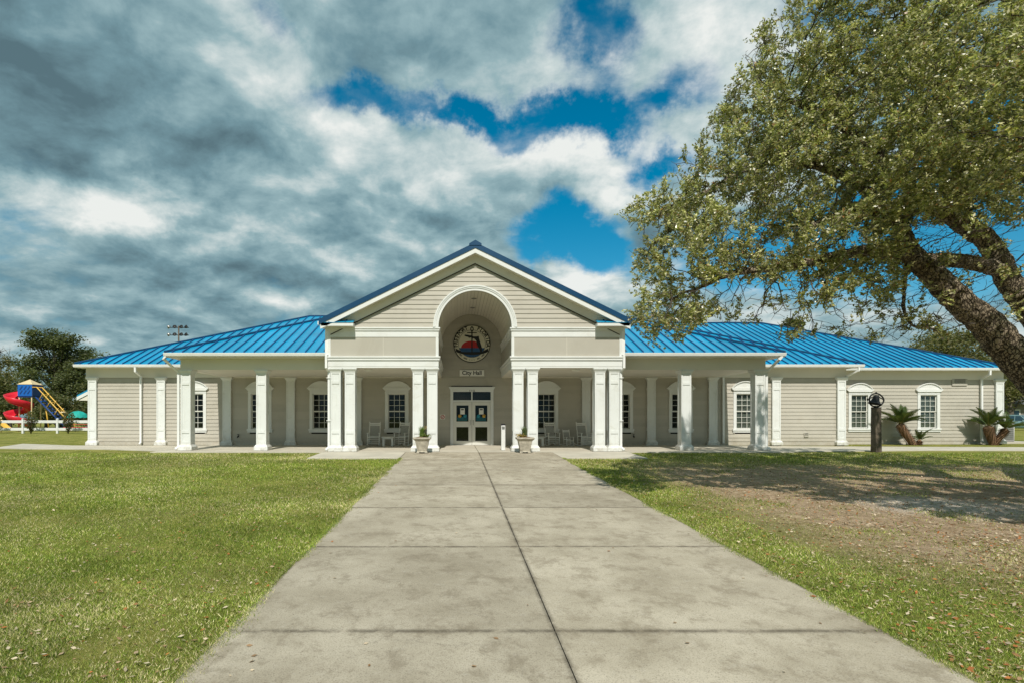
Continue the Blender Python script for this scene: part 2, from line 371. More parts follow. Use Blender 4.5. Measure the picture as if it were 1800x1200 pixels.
def lawn_mat():
    m = bpy.data.materials.new('lawn turf'); m.use_nodes = True; t = NT(m.node_tree); b = t.n['Principled BSDF']
    pos = t.new('ShaderNodeNewGeometry').outputs['Position']; sx = t.new('ShaderNodeSeparateXYZ'); t.put(sx.inputs[0], pos)
    g = t.mix(t.ramp(t.noise(pos, 1.1, 7, .7, .5), .35, .65), (0.15, 0.175, 0.028), (0.33, 0.31, 0.085))
    g = t.mix(t.math('MULTIPLY', t.ramp(t.noise(pos, 38, 5, .75), .45, .7), .55), g, (0.065, 0.085, 0.018))
    g = t.mix(t.math('MULTIPLY', t.ramp(t.noise(pos, 0.35, 4, .6), .5, .7), .55), g, (0.27, 0.235, 0.10))
    # worn ground and leaf litter round the oak
    wx = t.ramp(sx.outputs[0], 3.9, 6.6); wy = t.math('MULTIPLY', t.ramp(sx.outputs[1], 4.0, 8.0), t.ramp(sx.outputs[1], 21.0, 15.5))
    wr = t.math('MULTIPLY', wx, wy)
    wr = t.math('MULTIPLY', wr, t.ramp(t.noise(pos, .75, 7, .68, .3), .22, .48))
    d = t.mix(t.ramp(t.noise(pos, 5.5, 7, .75), .35, .65), (0.34, 0.235, 0.15), (0.58, 0.44, 0.31))
    d = t.mix(t.math('MULTIPLY', t.ramp(t.noise(pos, 28, 5, .75), .5, .72), .6), d, (0.12, 0.08, 0.042))
    c = t.mix(t.math('MULTIPLY', wr, .92), g, d)
    # a patch of pale bare sand
    q = t.vec('MULTIPLY', t.vec('SUBTRACT', pos, (9.4, 11.0, 0)), (.42, .50, 0))
    sand = t.math('MULTIPLY', t.ramp(t.math('ADD', t.vec('LENGTH', q), t.math('MULTIPLY', t.noise(pos, 1.3, 6, .7), 1.0)), 1.4, .7), .95)
    c = t.mix(sand, c, (0.60, 0.53, 0.45))
    t.put(b.inputs['Base Color'], c); b.inputs['Roughness'].default_value = .95; b.inputs['Specular IOR Level'].default_value = .1
    h = t.math('ADD', t.noise(pos, 55, 6, .8), t.math('MULTIPLY', t.noise(pos, 7, 4), .8))
    t.put(b.inputs['Normal'], t.bump(h, .9, .04)); return m
M['lawn'] = lawn_mat()

# ------------------------------------------------------------------ ground, walk, floors
def gz(y):                     # the ground falls 3 cm a metre from the porch towards the street
    return max(-0.82, -0.03*(22.5-y)) if y < 22.5 else 0.0
def ground():
    ys = [-400, -60, -12, -4.8] + list(np.arange(-3, 30, 1.5)) + [34, 45, 60, 90, 200, 900]
    xs = [-900, -200, -70, -40] + list(np.arange(-30, 44, 2.0)) + [60, 90, 220, 900]
    v = []; f = []
    for y in ys:
        for x in xs:
            z = gz(y) - .035
            if -30 < x < 44 and 2 < y < 21.5 and abs(x-.85) > 4: z += .02*math.sin(x*.9+y*.4)*math.sin(y*.7-x*.3)
            v.append((x, y, z))
    n = len(xs)
    for j in range(len(ys)-1):
        for i in range(n-1): f.append((j*n+i, j*n+i+1, (j+1)*n+i+1, (j+1)*n+i))
    b = MB(); b.add(v, f, True); o = b.build('lawn', M['lawn']); tag(o, 'mown green lawn, worn and leaf strewn under the oak', kind='structure')
ground()
wk = static_root('walkway', (.85, 2, gz(2)), 'broad concrete walk of square slabs leading to the doors'); wk['kind'] = 'structure'
MB().slab([(-1.99, -3.6), (3.69, -3.6), (3.69, 22.0), (-1.99, 22.0)], lambda x, y: gz(y)-.030, .10).build('joint_filler', M['joint'], wk)
ye = [4.926-2.862*3+2.862*k for k in range(0, 10)]; ye = [y for y in ye if y < 21]; ye.append(22.12)
for k in range(len(ye)-1):
    for (a, c) in ((-2.0, .8455), (.8545, 3.70)):
        y0, y1 = ye[k]+.009, ye[k+1]-.009; dz = random.uniform(-.002, .004)
        MB().slab([(a, y0), (c, y0), (c, y1), (a, y1)], lambda x, y: gz(y)+.004+dz, .09).build('concrete_slab', M['walk'], wk)
pf = static_root('porch_floor', (.72, 25, 0), 'pale concrete porch floor and apron under the columns'); pf['kind'] = 'structure'
def floor_piece(x0, x1, y0, y1, dz=0):
    MB().slab([(x0, y0), (x1, y0), (x1, y1), (x0, y1)], lambda x, y: gz(y)+dz, .16).build('floor_slab', M['concrete_floor'], pf)
floor_piece(-5.24, -2.015, 19.9, 22.235); floor_piece(3.715, 6.68, 19.9, 22.235)
for (a, c) in ((-12.0, -8.4), (-8.39, -5.25), (-5.24, -1.6), (-1.59, .84), (.86, 3.0), (3.01, 6.68), (6.69, 9.8), (9.81, 13.2)):
    floor_piece(a, c, 22.13 if -2.05 < a < 3.7 else 22.25, 27.9)
sp = static_root('side_path', (-15, 26, 0), 'concrete path running along the front of the building'); sp['kind'] = 'structure'
for poly in ([(-12.01, 23.0), (-12.01, 27.6), (-18.6, 27.6), (-18.4, 24.6), (-15, 24.3)], [(-18.62, 27.6), (-22.5, 29.5), (-20.6, 25.2), (-18.42, 24.6)],
             [(13.21, 22.6), (19.5, 23.5), (19.5, 26.5), (13.21, 27.2)], [(19.51, 23.5), (44, 22.4), (44, 24.6), (19.51, 26.5)]):
    a = sum(poly[i][0]*poly[(i+1) % len(poly)][1]-poly[(i+1) % len(poly)][0]*poly[i][1] for i in range(len(poly)))
    if a < 0: poly = poly[::-1]
    MB().slab(poly, lambda x, y: -.006, .12).build('path_slab', M['concrete_floor'], sp)

# ------------------------------------------------------------------ the building
CX = 0.72; YW = 27.8; YB = 29.3; YP = 22.5         # centre line, main wall, set-back wall, portico front
hall = static_root('city_hall', (CX, YW, 0), 'long beige city hall with white columns, arched gable entrance and bright blue metal roof', 'building')
EXP = .181
def siding(wall, x0, x1, yf, z0, z1, openings=(), lo=None):
    z = z0
    while z < z1-.02:
        zt = min(z+EXP, z1); segs = [(x0, x1)]
        for (a, b, c, d) in openings:
            if d <= z+.01 or c >= zt-.01: continue
            new = []
            for (s0, s1) in segs:
                if b <= s0 or a >= s1: new.append((s0, s1)); continue
                if a > s0: new.append((s0, a))
                if b < s1: new.append((b, s1))
            segs = new
        for (s0, s1) in segs:
            if s1-s0 > .05: plank(wall, (s0, s1), (s0, s1), yf, z, zt)
        z += EXP
def plank(wall, bot, top, yf, z, zt):
    yb, yt = yf-.036, yf-.012
    v = [(bot[0], yb, z), (bot[1], yb, z), (bot[1], yf+.01, z), (bot[0], yf+.01, z), (top[0], yt, zt+.004), (top[1], yt, zt+.004), (top[1], yf+.01, zt+.004), (top[0], yf+.01, zt+.004)]
    b = MB(); b.add(v, [(3,2,1,0),(4,5,6,7),(0,1,5,4),(1,2,6,5),(2,3,7,6),(3,0,4,7)]); b.build('siding_plank', M['siding'], wall)

WIN_A = [-12.80, -9.61, -6.61, -2.93, 4.375, 8.02, 10.93, 14.07]; WIN_B = [20.72, 24.27]
# main wall (body behind the planks, near-black sheets painted in for the unlit rooms)
b = MB(); b.box(-18.05, 18.95, YW+.42, 45, -.3, 3.76)
b.box(-18.05, 18.95, YW+.012, YW+.41, 3.36, 3.76)
wallA = b.build('wall', M['siding'], hall)
for x0, x1 in ((-18.05, -17.75), (18.75, 18.95)): MB().box(x0, x1, YW+.012, YW+.419, -.3, 3.359).build('wall_end', M['siding'], wallA)
MB().box(-17.7, 18.7, YW+.40, YW+.415, 0, 3.3).build('unlit_room_sheet', M['dark'], wallA)
op = [(x-.5, x+.5, .70, 2.86) for x in WIN_A] + [(CX-.99, CX+1.02, -.1, 2.74)]
siding(wallA, -18.0, 18.9, YW, .0, 3.33, op)
MB().box(-18.0, 18.9, YW-.02, YW+.009, -.2, -.004).build('foundation', M['concrete_floor'], wallA)
siding(wallA, CX-1.55, CX+1.55, YW, 3.34, 6.5)
MB().box(CX-1.7, CX+1.7, YW+.012, YW+.3, 3.77, 6.6).build('wall_core', M['siding'], wallA)
b = MB(); b.box(18.951, 28.1, YB+.42, 45, -.3, 3.76); b.box(18.951, 28.1, YB+.012, YB+.41, 3.36, 3.76); b.box(27.9, 28.1, YB+.012, YB+.41, -.3, 3.359)
wallB = b.build('wall', M['siding'], hall)
MB().box(19, 27.9, YB+.40, YB+.415, 0, 3.3).build('unlit_room_sheet', M['dark'], wallB)
siding(wallB, 18.951, 28.05, YB, -.03, 3.33, [(x-.5, x+.5, .70, 2.86) for x in WIN_B])
MB().box(18.951, 28.05, YB-.02, YB+.009, -.2, -.034).build('foundation', M['concrete_floor'], wallB)
MB().box(18.952, 18.99, YW+.5, YB-.03, -.1, 3.3).build('return_siding', M['siding'], wallB)

# columns ------------------------------------------------------------
def make_column(name, H=3.30):
    W = .41; h = W/2; b = MB()
    b.box(-h+.022, h-.022, -h+.022, h-.022, .16, H-.1)                 # core seen in the sunk panels
    panels = [(.36, .70), (.82, 2.68), (2.79, 3.08)]
    rails = [(.16, .36), (.70, .82), (2.68, 2.79), (3.08, H-.1)]
    for sx, sy in ((0, -1), (0, 1), (1, 0), (-1, 0)):
        for r0, r1 in rails:
            if sy: b.box(-h+.062, h-.062, sy*h if sy < 0 else h-.021, (-h+.021) if sy < 0 else h, r0, r1)
            else: b.box(*((h-.021, h) if sx > 0 else (-h, -h+.021)), -h+.062, h-.062, r0, r1)
    for sx in (-1, 1):
        for sy in (-1, 1):
            x0, x1 = (h-.062, h) if sx > 0 else (-h, -h+.062); y0, y1 = (h-.062, h) if sy > 0 else (-h, -h+.062)
            b.box(x0, x1, y0, y1, .16, H-.1, .006)
    c = b.build(name, M['colwhite'])
    q = MB(); q.box(-.282, .282, -.282, .282, 0, .15, .008); q.frustum(0, 0, .54, .54, .15, .425, .425, .235); q.build('base', M['colwhite'], c)
    q = MB(); q.frustum(0, 0, .42, .42, H-.17, .44, .44, H-.13); q.frustum(0, 0, .44, .44, H-.13, .55, .55, H-.05); q.box(-.28, .28, -.28, .28, H-.05, H-.001, .006); q.build('capital', M['colwhite'], c)
    return c
col0 = make_column('column'); used = []
def place_column(x, y, name='column', sy=1.0):
    c = col0 if not used else copy_tree(col0)
    used.append(1); c.name = name; c.parent = hall; c.matrix_parent_inverse = Matrix.Translation(-Vector(hall.location)); c.location = (x, y, 0); c.scale = (1, sy, 1); return c
for x in (-4.81, -4.24, -1.545, -.975, 2.44, 3.01, 5.68, 6.25): place_column(x, YP+.26)
for x in (-11.12, -8.02, 9.41, 12.44): place_column(x, 23.52)
for x in (-17.74, -14.40, -11.19, -8.09, -4.85, 6.30, 9.47, 12.47, 15.55, 18.72): place_column(x, YW+.06, 'pilaster')
place_column(27.85, YB+.06, 'pilaster')

# windows ------------------------------------------------------------
def make_window():
    b = MB()
    for s in (-1, 1): b.box(*sorted((s*.425, s*.575)), -.065, .05, .79, 2.55, .006)
    b.box(-.575, .575, -.065, .05, 2.50, 2.70, .006); b.box(-.59, .59, -.075, -.066, 2.55, 2.58)
    wdw = b.build('window', M['white'])
    c, hgt, zb = .655, .335, 2.79; rr = (c*c+hgt*hgt)/(2*hgt); zc = zb+hgt-rr
    def arc(cc, dz, n=16):
        a0 = math.asin(min(1, cc/rr)); return [(rr*math.sin(-a0+2*a0*k/n), zc+rr*math.cos(-a0+2*a0*k/n)+dz) for k in range(n+1)]
    q = MB(); a = arc(c-.05, -.06); q.prism(a[::-1], -.075, .02) if False else q.prism([(-c+.06, zb-.01)]+[(c-.06, zb-.01)]+a[::-1], -.075, .02)
    up = arc(c, 0); lo_ = arc(c-.06, -.07); n = len(up)
    poly = [(-c, zb-.004)] + lo_ + [(c, zb-.004)] + up[::-1]
    # arched moulding in two steps
    for (d0, d1, y) in ((0, -.045, -.125), (-.045, -.075, -.10)):
        o = arc(c+d0*.6, d0); i = arc(c+d1*.6, d1)
        v = [(x, y, z) for x, z in o]+[(x, y, z) for x, z in i]+[(x, .02, z) for x, z in o]+[(x, .02, z) for x, z in i]; f = []
        for k in range(n-1):
            f += [(k, n+k, n+k+1, k+1), (2*n+k, k, k+1, 2*n+k+1), (n+k, 3*n+k, 3*n+k+1, n+k+1)]
        f += [(0, 2*n, 3*n, n), (n-1, 2*n-1, 4*n-1, 3*n-1)]
        q.add(v, f)
    q.prism([(-.578, 2.66), (.578, 2.66), (.69, 2.765), (.69, 2.80), (-.69, 2.80), (-.69, 2.765)], -.118, .03)
    q.build('arched_header', M['white'], wdw)
    MB().box(-.625, .625, -.105, .03, .70, .79, .008).box(-.60, .60, -.075, .03, .615, .699, .005).build('sill', M['white'], wdw)
    s = MB(); gx, z0, zm, z1 = .42, .80, 1.655, 2.50
    for (a, c2, y) in ((z0, zm, .045), (zm-.02, z1, .02)):
        for e in (-1, 1): s.box(*sorted((e*gx, e*(gx-.035))), y, y+.028, a, c2)
        s.box(-gx+.035, gx-.035, y, y+.028, a, a+.04); s.box(-gx+.035, gx-.035, y, y+.028, c2-.04, c2)
        for k in (1, 2):
            x = -gx+.035+(2*gx-.07)*k/3; s.box(x-.009, x+.009, y-.004, y+.012, a+.04, c2-.04)
            z = a+.04+(c2-a-.08)*k/3; s.box(-gx+.035, gx-.035, y-.003, y+.011, z-.009, z+.009)
    s.build('sash', M['muntin'], wdw)
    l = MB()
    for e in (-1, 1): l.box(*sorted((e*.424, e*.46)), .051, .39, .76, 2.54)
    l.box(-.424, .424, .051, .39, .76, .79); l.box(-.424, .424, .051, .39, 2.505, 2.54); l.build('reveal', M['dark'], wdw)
    pw = (2*gx-.07)/3-.014; pme = {}
    for (a, c2, y) in ((z0, zm, .058), (zm-.02, z1, .033)):
        ph = (c2-a-.08)/3
        for i in range(3):
            for j in range(3):
                key = round(ph, 3)
                if key not in pme: pme[key] = MB().box(-pw/2, pw/2, 0, .004, -ph/2+.006, ph/2-.006).mesh('pane', M['glass'])
                link('pane', pme[key], wdw, (-gx+.035+(2*gx-.07)*(i+.5)/3, y, a+.04+ph*(j+.5)))
    return wdw
blind_b = MB()
for k in range(33):
    z = .83+k*.051; blind_b.add([(-.40, .10, z), (.40, .10, z), (.40, .135, z+.040), (-.40, .135, z+.040)], [(0, 1, 2, 3)])
blind_me = blind_b.mesh('blind', M['blind'])
win0 = make_window(); first = True
for x, y, bl in [(x, YW, i == 7) for i, x in enumerate(WIN_A)] + [(x, YB, True) for x in WIN_B]:
    wn = win0 if first else copy_tree(win0); first = False
    wn.parent = hall; wn.matrix_parent_inverse = Matrix.Translation(-Vector(hall.location)); wn.location = (x, y, 0)
    if bl: link('blind', blind_me, wn)

# the double doors ---------------------------------------------------
DX = .737
b = MB()
for s in (-1, 1): b.box(*sorted((DX+s*.915, DX+s*1.055)), YW-.08, YW+.10, .001, 2.60, .006)
b.box(DX-1.055, DX+1.055, YW-.085, YW+.10, 2.60, 2.76); b.prism([(DX-1.06, 2.70), (DX+1.06, 2.70), (DX+1.14, 2.84), (DX-1.14, 2.84)], YW-.14, YW+.03)
b.box(DX-.914, DX+.914, YW-.03, YW+.08, 2.115, 2.19); b.box(DX-.03, DX+.03, YW-.03, YW+.08, 2.19, 2.60)
dframe = b.build('door_frame', M['white'], hall)
for s in (-1, 1): MB().box(*sorted((DX+s*.031, DX+s*.913)), YW+.02, YW+.028, 2.191, 2.599).build('transom_pane', M['glass'], dframe)
def text_mesh(s, size, mat, bold=0.0, depth=.003):
    cu = bpy.data.curves.new('t', 'FONT'); cu.body = s; cu.size = size; cu.align_x = 'CENTER'; cu.align_y = 'CENTER'; cu.offset = bold; cu.extrude = depth; cu.resolution_u = 4
    o = bpy.data.objects.new('t', cu); COL.objects.link(o); dg = bpy.context.evaluated_depsgraph_get(); dg.update()
    me = bpy.data.meshes.new_from_object(o.evaluated_get(dg)); bpy.data.objects.remove(o); bpy.data.curves.remove(cu)
    me.transform(Matrix.Rotation(R(90), 4, 'X')); me.materials.clear(); me.materials.append(mat); return me
for i, ch in enumerate('112'):
    link('house_number', text_mesh(ch, .125, M['lettering'], .005), dframe, (DX-.10+.10*i, YW-.092, 2.650))
M['paper'] = pm('paper notice', (.74, .73, .68), .7, .03); M['tealprint'] = pm('teal print', (.02, .22, .30), .6, .2, 9); M['gold'] = pm('gold print', (.50, .30, .05), .6, .1); M['redprint'] = pm('red print', (.42, .015, .015), .5, .05)
for s in (-1, 1):
    x0, x1 = sorted((DX+s*.006, DX+s*.912)); g0, g1 = sorted((DX+s*.165, DX+s*.755)); yd, ye_ = YW+.0, YW+.045
    b = MB(); b.box(x0, g0, yd, ye_, .012, 2.105); b.box(g1, x1, yd, ye_, .012, 2.105)
    for (a, c) in ((.012, .20), (.88, 1.15), (1.94, 2.105)): b.box(g0, g1, yd, ye_, a, c)
    leaf = b.build('door', M['muntin'], hall)
    for (a, c) in ((.20, .88), (1.15, 1.94)): MB().box(g0, g1, YW+.018, YW+.026, a, c).build('pane', M['glass'], leaf)
    hx = DX+s*.075
    MB().tube([(hx, YW-.001, .98), (hx, YW-.06, .98), (hx, YW-.06, 1.22), (hx, YW-.001, 1.22)], .012, 6).build('handle', M['metal'], leaf)
    xc = (g0+g1)/2
    nt = MB().box(xc-.11, xc+.11, YW+.012, YW+.016, 1.50, 1.80).build('notice', M['paper'], leaf)
    b = MB().box(xc-.075, xc+.075, YW+.028, YW+.032, 1.17, 1.49); b.v = b.v  # the coloured poster behind
    MB().box(xc-.25, xc+.23, YW+.029, YW+.033, 1.17, 1.38).build('poster', M['tealprint'], leaf)
    for dx, mt in ((-.13*s, 'tealprint'), (.13*s*1.0, 'gold')):
        q = MB(); q.lathe([(0.0, 0), (.085, 0), (.085, .004), (0, .004)], seg=18); q.v = [(x+xc+dx, YW+.012+z, y+1.42) for x, y, z in q.v]; q.build('sticker', M[mt], leaf)
    MB().box(xc-.07, xc+.07, YW+.008, YW+.011, 1.71, 1.76).build('notice_print', M['lettering'], leaf)
MB().box(DX-.9, DX+.9, YW-.03, YW+.06, .001, .011).build('threshold', M['metal'], hall)

# porch ceilings, beams, friezes ------------------------------------
for x0, x1 in ((-11.33, -5.05), (6.48, 12.65)):
    MB().box(x0, x1, 23.3+.43, YW-.07, 3.31, 3.36).build('porch_ceiling', M['cream'], hall)
    b = MB(); b.box(x0, x1, 23.31, 23.73, 3.301, 3.79); bm_ = b.build('porch_beam', M['cream'], hall)
    xe = x0 if x0 < 0 else x1-.42
    MB().box(xe, xe+.42, 23.731, YW-.07, 3.301, 3.79).build('end_beam', M['cream'], hall)
for x0, x1 in ((-5.04, CX-1.47), (CX+1.47, 6.47)): MB().box(x0, x1, YP+.46, YW-.07, 3.312, 3.36).build('porch_ceiling', M['cream'], hall)
def frieze(x0, x1, yw): MB().box(x0, x1, yw-.068, yw+.01, 3.292, 3.745).build('frieze', M['cream'], hall)
frieze(-18.08, -11.36, YW); frieze(12.68, 18.98, YW); frieze(18.99, 28.1, YB)
for x0, x1 in ((-11.34, CX-1.48), (CX+1.48, 12.66)): MB().box(x0, x1, YW-.066, YW+.01, 3.27, 3.312).build('ceiling_trim', M['cream'], hall)

# roofs --------------------------------------------------------------
PT = .43
def clip_x(poly, x, keep_right):
    out = []; n = len(poly)
    for i in range(n):
        a, c = poly[i], poly[(i+1) % n]; ia = (a[0] >= x) == keep_right or a[0] == x; ic = (c[0] >= x) == keep_right or c[0] == x
        if ia: out.append(a)
        if ia != ic: t_ = (x-a[0])/(c[0]-a[0]); out.append((x, a[1]+t_*(c[1]-a[1])))
    return out
def panels(roof, poly, y0, z0, pitch=.41, phase=0.0):
    zt = lambda x, y: z0+PT*(y-y0)
    xs = [p[0] for p in poly]; xa, xb = min(xs), max(xs); x = xa-phase
    while x < xb:
        q = clip_x(clip_x(poly, max(x, xa), True), min(x+pitch, xb), False)
        if len(q) >= 3 and min(x+pitch, xb)-max(x, xa) > .02:
            pn = MB().slab(q, zt, .03).build('roof_panel', M['roof'], roof)
            if x > xa:
                qs = [p for p in q if abs(p[0]-x) < 1e-4]
                if len(qs) >= 2:
                    ya, yb = min(p[1] for p in qs), max(p[1] for p in qs)
                    MB().slab([(x-.02, ya), (x+.02, ya), (x+.02, yb), (x-.02, yb)], lambda X, Y: zt(X, Y)+.055, .06).build('standing_seam', M['rib'], roof)
        x += pitch
def cap(roof, a, c, r=.055):
    MB().tube([a, c], r, 6, False).build('ridge_cap', M['navy'], roof)
# porch roof, either side of the portico
YE, ZE, HX, DR = 22.76, 3.93, 12.42, 8.5
prf = MB().slab([(CX-5.7, 28.5), (CX+5.7, 28.5), (CX+HX-DR, YE+DR), (CX-HX+DR, YE+DR)], lambda x, y: ZE+PT*(y-YE)-.02, .05).build('porch_roof', M['roof'], hall)
panels(prf, [(CX-HX, YE), (CX-5.72, YE), (CX-5.72, YE+HX-5.72), (CX-HX, YE+.001)], YE, ZE, phase=.1)
panels(prf, [(CX+5.72, YE), (CX+HX, YE), (CX+HX, YE+.001), (CX+5.72, YE+HX-5.72)], YE, ZE, phase=.2)
for s in (-1, 1):
    p = [(CX+s*HX, YE), (CX+s*HX, 34), (CX+s*(HX-DR), 34), (CX+s*(HX-DR), YE+DR)]
    if s < 0: p = p[::-1]
    MB().slab(p, lambda x, y: ZE-.03+PT*(HX-abs(x-CX)), .03).build('hip_slope', M['roof'], prf)
    cap(prf, (CX+s*HX, YE, ZE+.03), (CX+s*(HX-DR), YE+DR, ZE+PT*DR+.03))
# main roof
YA, ZA, AL, AR, DA = 27.2, 3.885, -18.3, 19.45, 8.95
mrf = MB().slab([(AL+DA, YA+DA), (AR-DA, YA+DA), (AR, YA+2*DA), (AL, YA+2*DA)], lambda x, y: ZA+PT*DA-PT*(y-YA-DA), .05).build('main_roof', M['roof'], hall)
panels(mrf, [(AL, YA), (CX-5.7, YA), (CX-5.7, YA+DA), (AL+DA, YA+DA)], YA, ZA, phase=.15)
panels(mrf, [(CX+5.7, YA), (AR, YA), (AR-DA, YA+DA), (CX+5.7, YA+DA)], YA, ZA)
MB().slab([(CX-5.69, 28.4), (CX+5.69, 28.4), (CX+5.69, YA+DA), (CX-5.69, YA+DA)], lambda x, y: ZA+PT*(y-YA), .04).build('centre_slope', M['roof'], mrf)
MB().slab([(AL, YA), (AL+DA, YA+DA), (AL, YA+2*DA)], lambda x, y: ZA+PT*(x-AL)-.01, .03).build('hip_slope', M['roof'], mrf)
MB().slab([(AR, YA), (AR, YA+2*DA), (AR-DA, YA+DA)], lambda x, y: ZA+PT*(AR-x)-.01, .03).build('hip_slope', M['roof'], mrf)
zr = ZA+PT*DA+.03
cap(mrf, (AL, YA, ZA+.03), (AL+DA, YA+DA, zr)); cap(mrf, (AR, YA, ZA+.03), (AR-DA, YA+DA, zr)); cap(mrf, (AL+DA, YA+DA, zr), (AR-DA, YA+DA, zr))
# set-back east roof
Y2, Z2, BR, DB = 28.73, 3.86, 28.2, 8.4
erf = MB().slab([(10, Y2+DB), (BR-DB, Y2+DB), (BR, Y2+2*DB), (10, Y2+2*DB)], lambda x, y: Z2+PT*DB-PT*(y-Y2-DB), .05).build('east_roof', M['roof'], hall)
panels(erf, [(11.0, Y2), (BR, Y2), (BR-DB, Y2+DB), (11.0, Y2+DB)], Y2, Z2, phase=.3)
MB().slab([(BR, Y2), (BR, Y2+2*DB), (BR-DB, Y2+DB)], lambda x, y: Z2+PT*(BR-x)-.01, .03).build('hip_slope', M['roof'], erf)
zr = Z2+PT*DB+.03
cap(erf, (BR, Y2, Z2+.03), (BR-DB, Y2+DB, zr)); cap(erf, (10.5, Y2+DB, zr), (BR-DB, Y2+DB, zr))
# gutters, soffits
def gutter(x0, x1, y, z, parent=hall):
    b = MB(); b.add([(x, yy, zz_) for x in (x0, x1) for yy, zz_ in ((y+.02, z-.155), (y-.075, z-.13), (y-.10, z-.05), (y-.105, z-.015), (y+.02, z-.02))],
                    [(0, 1, 2, 3, 4), (9, 8, 7, 6, 5)] + [(k, k+5, (k+1) % 5+5, (k+1) % 5) for k in range(5)]); return b.build('gutter', M['gutter'], parent)
gutter(CX-HX, CX-5.78, YE, ZE); gutter(CX+5.78, CX+HX, YE, ZE)
gutter(AL, CX-HX+.2, YA, ZA); gutter(CX+HX-.2, AR, YA, ZA); gutter(AR-.5, BR, Y2, Z2)
def soffit(x0, x1, y0, y1, z): MB().box(x0, x1, y0, y1, z-.02, z).build('soffit', M['cream'], hall)
soffit(CX-HX+.02, CX-5.77, YE+.03, 23.309, 3.775); soffit(CX+5.77, CX+HX-.02, YE+.03, 23.309, 3.775)
for s in (-1, 1): soffit(*sorted((CX+s*HX-s*.02, CX+s*12.08)), 23.31, YA+.2, 3.772); 
soffit(AL+.02, CX-HX+.03, YA+.03, YW-.069, 3.76); soffit(CX+HX-.03, AR-.02, YA+.03, YW-.069, 3.76); soffit(AR-.4, BR-.02, Y2+.03, YB-.069, 3.755)
for s in (-1, 1):
    e = CX+s*HX; MB().box(*sorted((e+s*.01, e-s*.03)), YE+.02, YA+.1, 3.77, 3.915).build('side_fascia', M['gutter'], hall)
MB().box(BR+.01, BR-.03, Y2+.02, 44, 3.76, 3.845).build('side_fascia', M['gutter'], hall); MB().box(AL-.01, AL+.03, YA+.02, 44, 3.76, 3.87).build('side_fascia', M['gutter'], hall)
MB().box(AR+.01, AR-.03, YA+.02, YB, 3.76, 3.87).build('side_fascia', M['gutter'], hall)

# portico block ------------------------------------------------------
XO, XI = 5.80, 1.46
port = MB().box(CX-XO, CX-XI, YP, YP+.45, 3.36, 4.99).build('portico', M['panel'], hall)
for s in (-1, 1):
    x0, x1 = sorted((CX+s*(XI+.0), CX+s*XO))
    if s > 0: MB().box(x0, x1, YP+.0, YP+.45, 3.36, 4.99).build('portico_block', M['panel'], port)
    MB().box(*sorted((CX+s*XI, CX+s*(XI+.25))), YP+.451, YW-.04, 3.36, 4.86).build('passage_wall', M['panel'], port)
    MB().box(*sorted((CX+s*XO, CX+s*(XO-.2))), YP+.451, YW-.04, 3.80, 5.0).build('outer_wall', M['panel'], port)
def band(z0, z1, pr, name='moulding', mat='white', side=True):
    for s in (-1, 1):
        MB().box(*sorted((CX+s*(XI-pr), CX+s*(XO+pr))), YP-pr, YP-.0005, z0, z1, .004).build(name, M[mat], port)
        if side: MB().box(*sorted((CX+s*(XI-pr), CX+s*(XI-.0005))), YP+.0005, YW-.045, z0, z1).build(name, M[mat], port)
for a in ((3.302, 3.36, .012), (3.36, 3.57, .02), (3.57, 3.60, .035), (3.60, 3.70, .06), (3.70, 3.755, .09), (4.50, 4.715, .02), (4.715, 4.745, .035), (4.745, 4.82, .055), (4.82, 4.875, .085)): band(*a)
for s in (-1, 1):     # underside of the beam and the trims that frame the flat panels
    MB().box(*sorted((CX+s*(XI+.01), CX+s*XO)), YP+.01, YP+.455, 3.301, 3.359).build('beam_soffit', M['cream'], port)
    MB().box(*sorted((CX+s*(XI+.01), CX+s*(XI+.25))), YP+.456, YW-.072, 3.301, 3.359).build('beam_soffit', M['cream'], port)
    for e in (XI, XO-.09): MB().box(*sorted((CX+s*e, CX+s*(e+.09))), YP-.018, YP-.0005, 3.7555, 4.4995).build('panel_trim', M['white'], port)
    MB().box(*sorted((CX+s*(XI-.018), CX+s*(XI-.0005))), YP+.0005, YP+.09, 3.7555, 4.4995).build('panel_trim', M['white'], port)
    mid = CX+s*(XI+XO)/2
    MB().box(mid-.004, mid+.004, YP-.004, YP-.0005, 3.7555, 4.4995).build('panel_joint', M['cream'], port)
# gable wall with the arch cut through it
ZS, RA, GM, GA = 4.88, 1.46, .49, 7.42
b = MB(); xs = sorted(set([round(-5.1+.1*k, 3) for k in range(103)] + [-RA, RA]))
def a_low(x): return ZS+math.sqrt(max(0, RA*RA-x*x)) if abs(x) < RA else ZS
for i in range(len(xs)-1):
    x0, x1 = xs[i], xs[i+1]; b.add([(CX+x, y, z) for y in (YP+.004, YP+.2) for x, z in ((x0, a_low(x0)), (x1, a_low(x1)), (x1, max(a_low(x1)+.01, GA+.3-GM*abs(x1))), (x0, max(a_low(x0)+.01, GA+.3-GM*abs(x0))))],
                                   [(0, 1, 2, 3), (7, 6, 5, 4), (1, 0, 4, 5), (3, 2, 6, 7)])
gab = b.build('gable_wall', M['siding'], hall)
z = ZS; R_ = 1.56
while z < GA-.02:
    zt = min(z+EXP, GA)
    wo_ = lambda q: (GA+.06-q)/GM
    wi = lambda q: math.sqrt(max(0, R_*R_-(q-ZS)**2))
    if wo_(zt) > .02:
        if wi(z) > .01:
            for s in (-1, 1):
                b0, b1 = sorted((CX+s*wi(z), CX+s*wo_(z))); t0, t1 = sorted((CX+s*wi(zt), CX+s*wo_(zt))); plank(gab, (b0, b1), (t0, t1), YP, z, zt)
        else: plank(gab, (CX-wo_(z), CX+wo_(z)), (CX-wo_(zt), CX+wo_(zt)), YP, z, zt)
    z += EXP
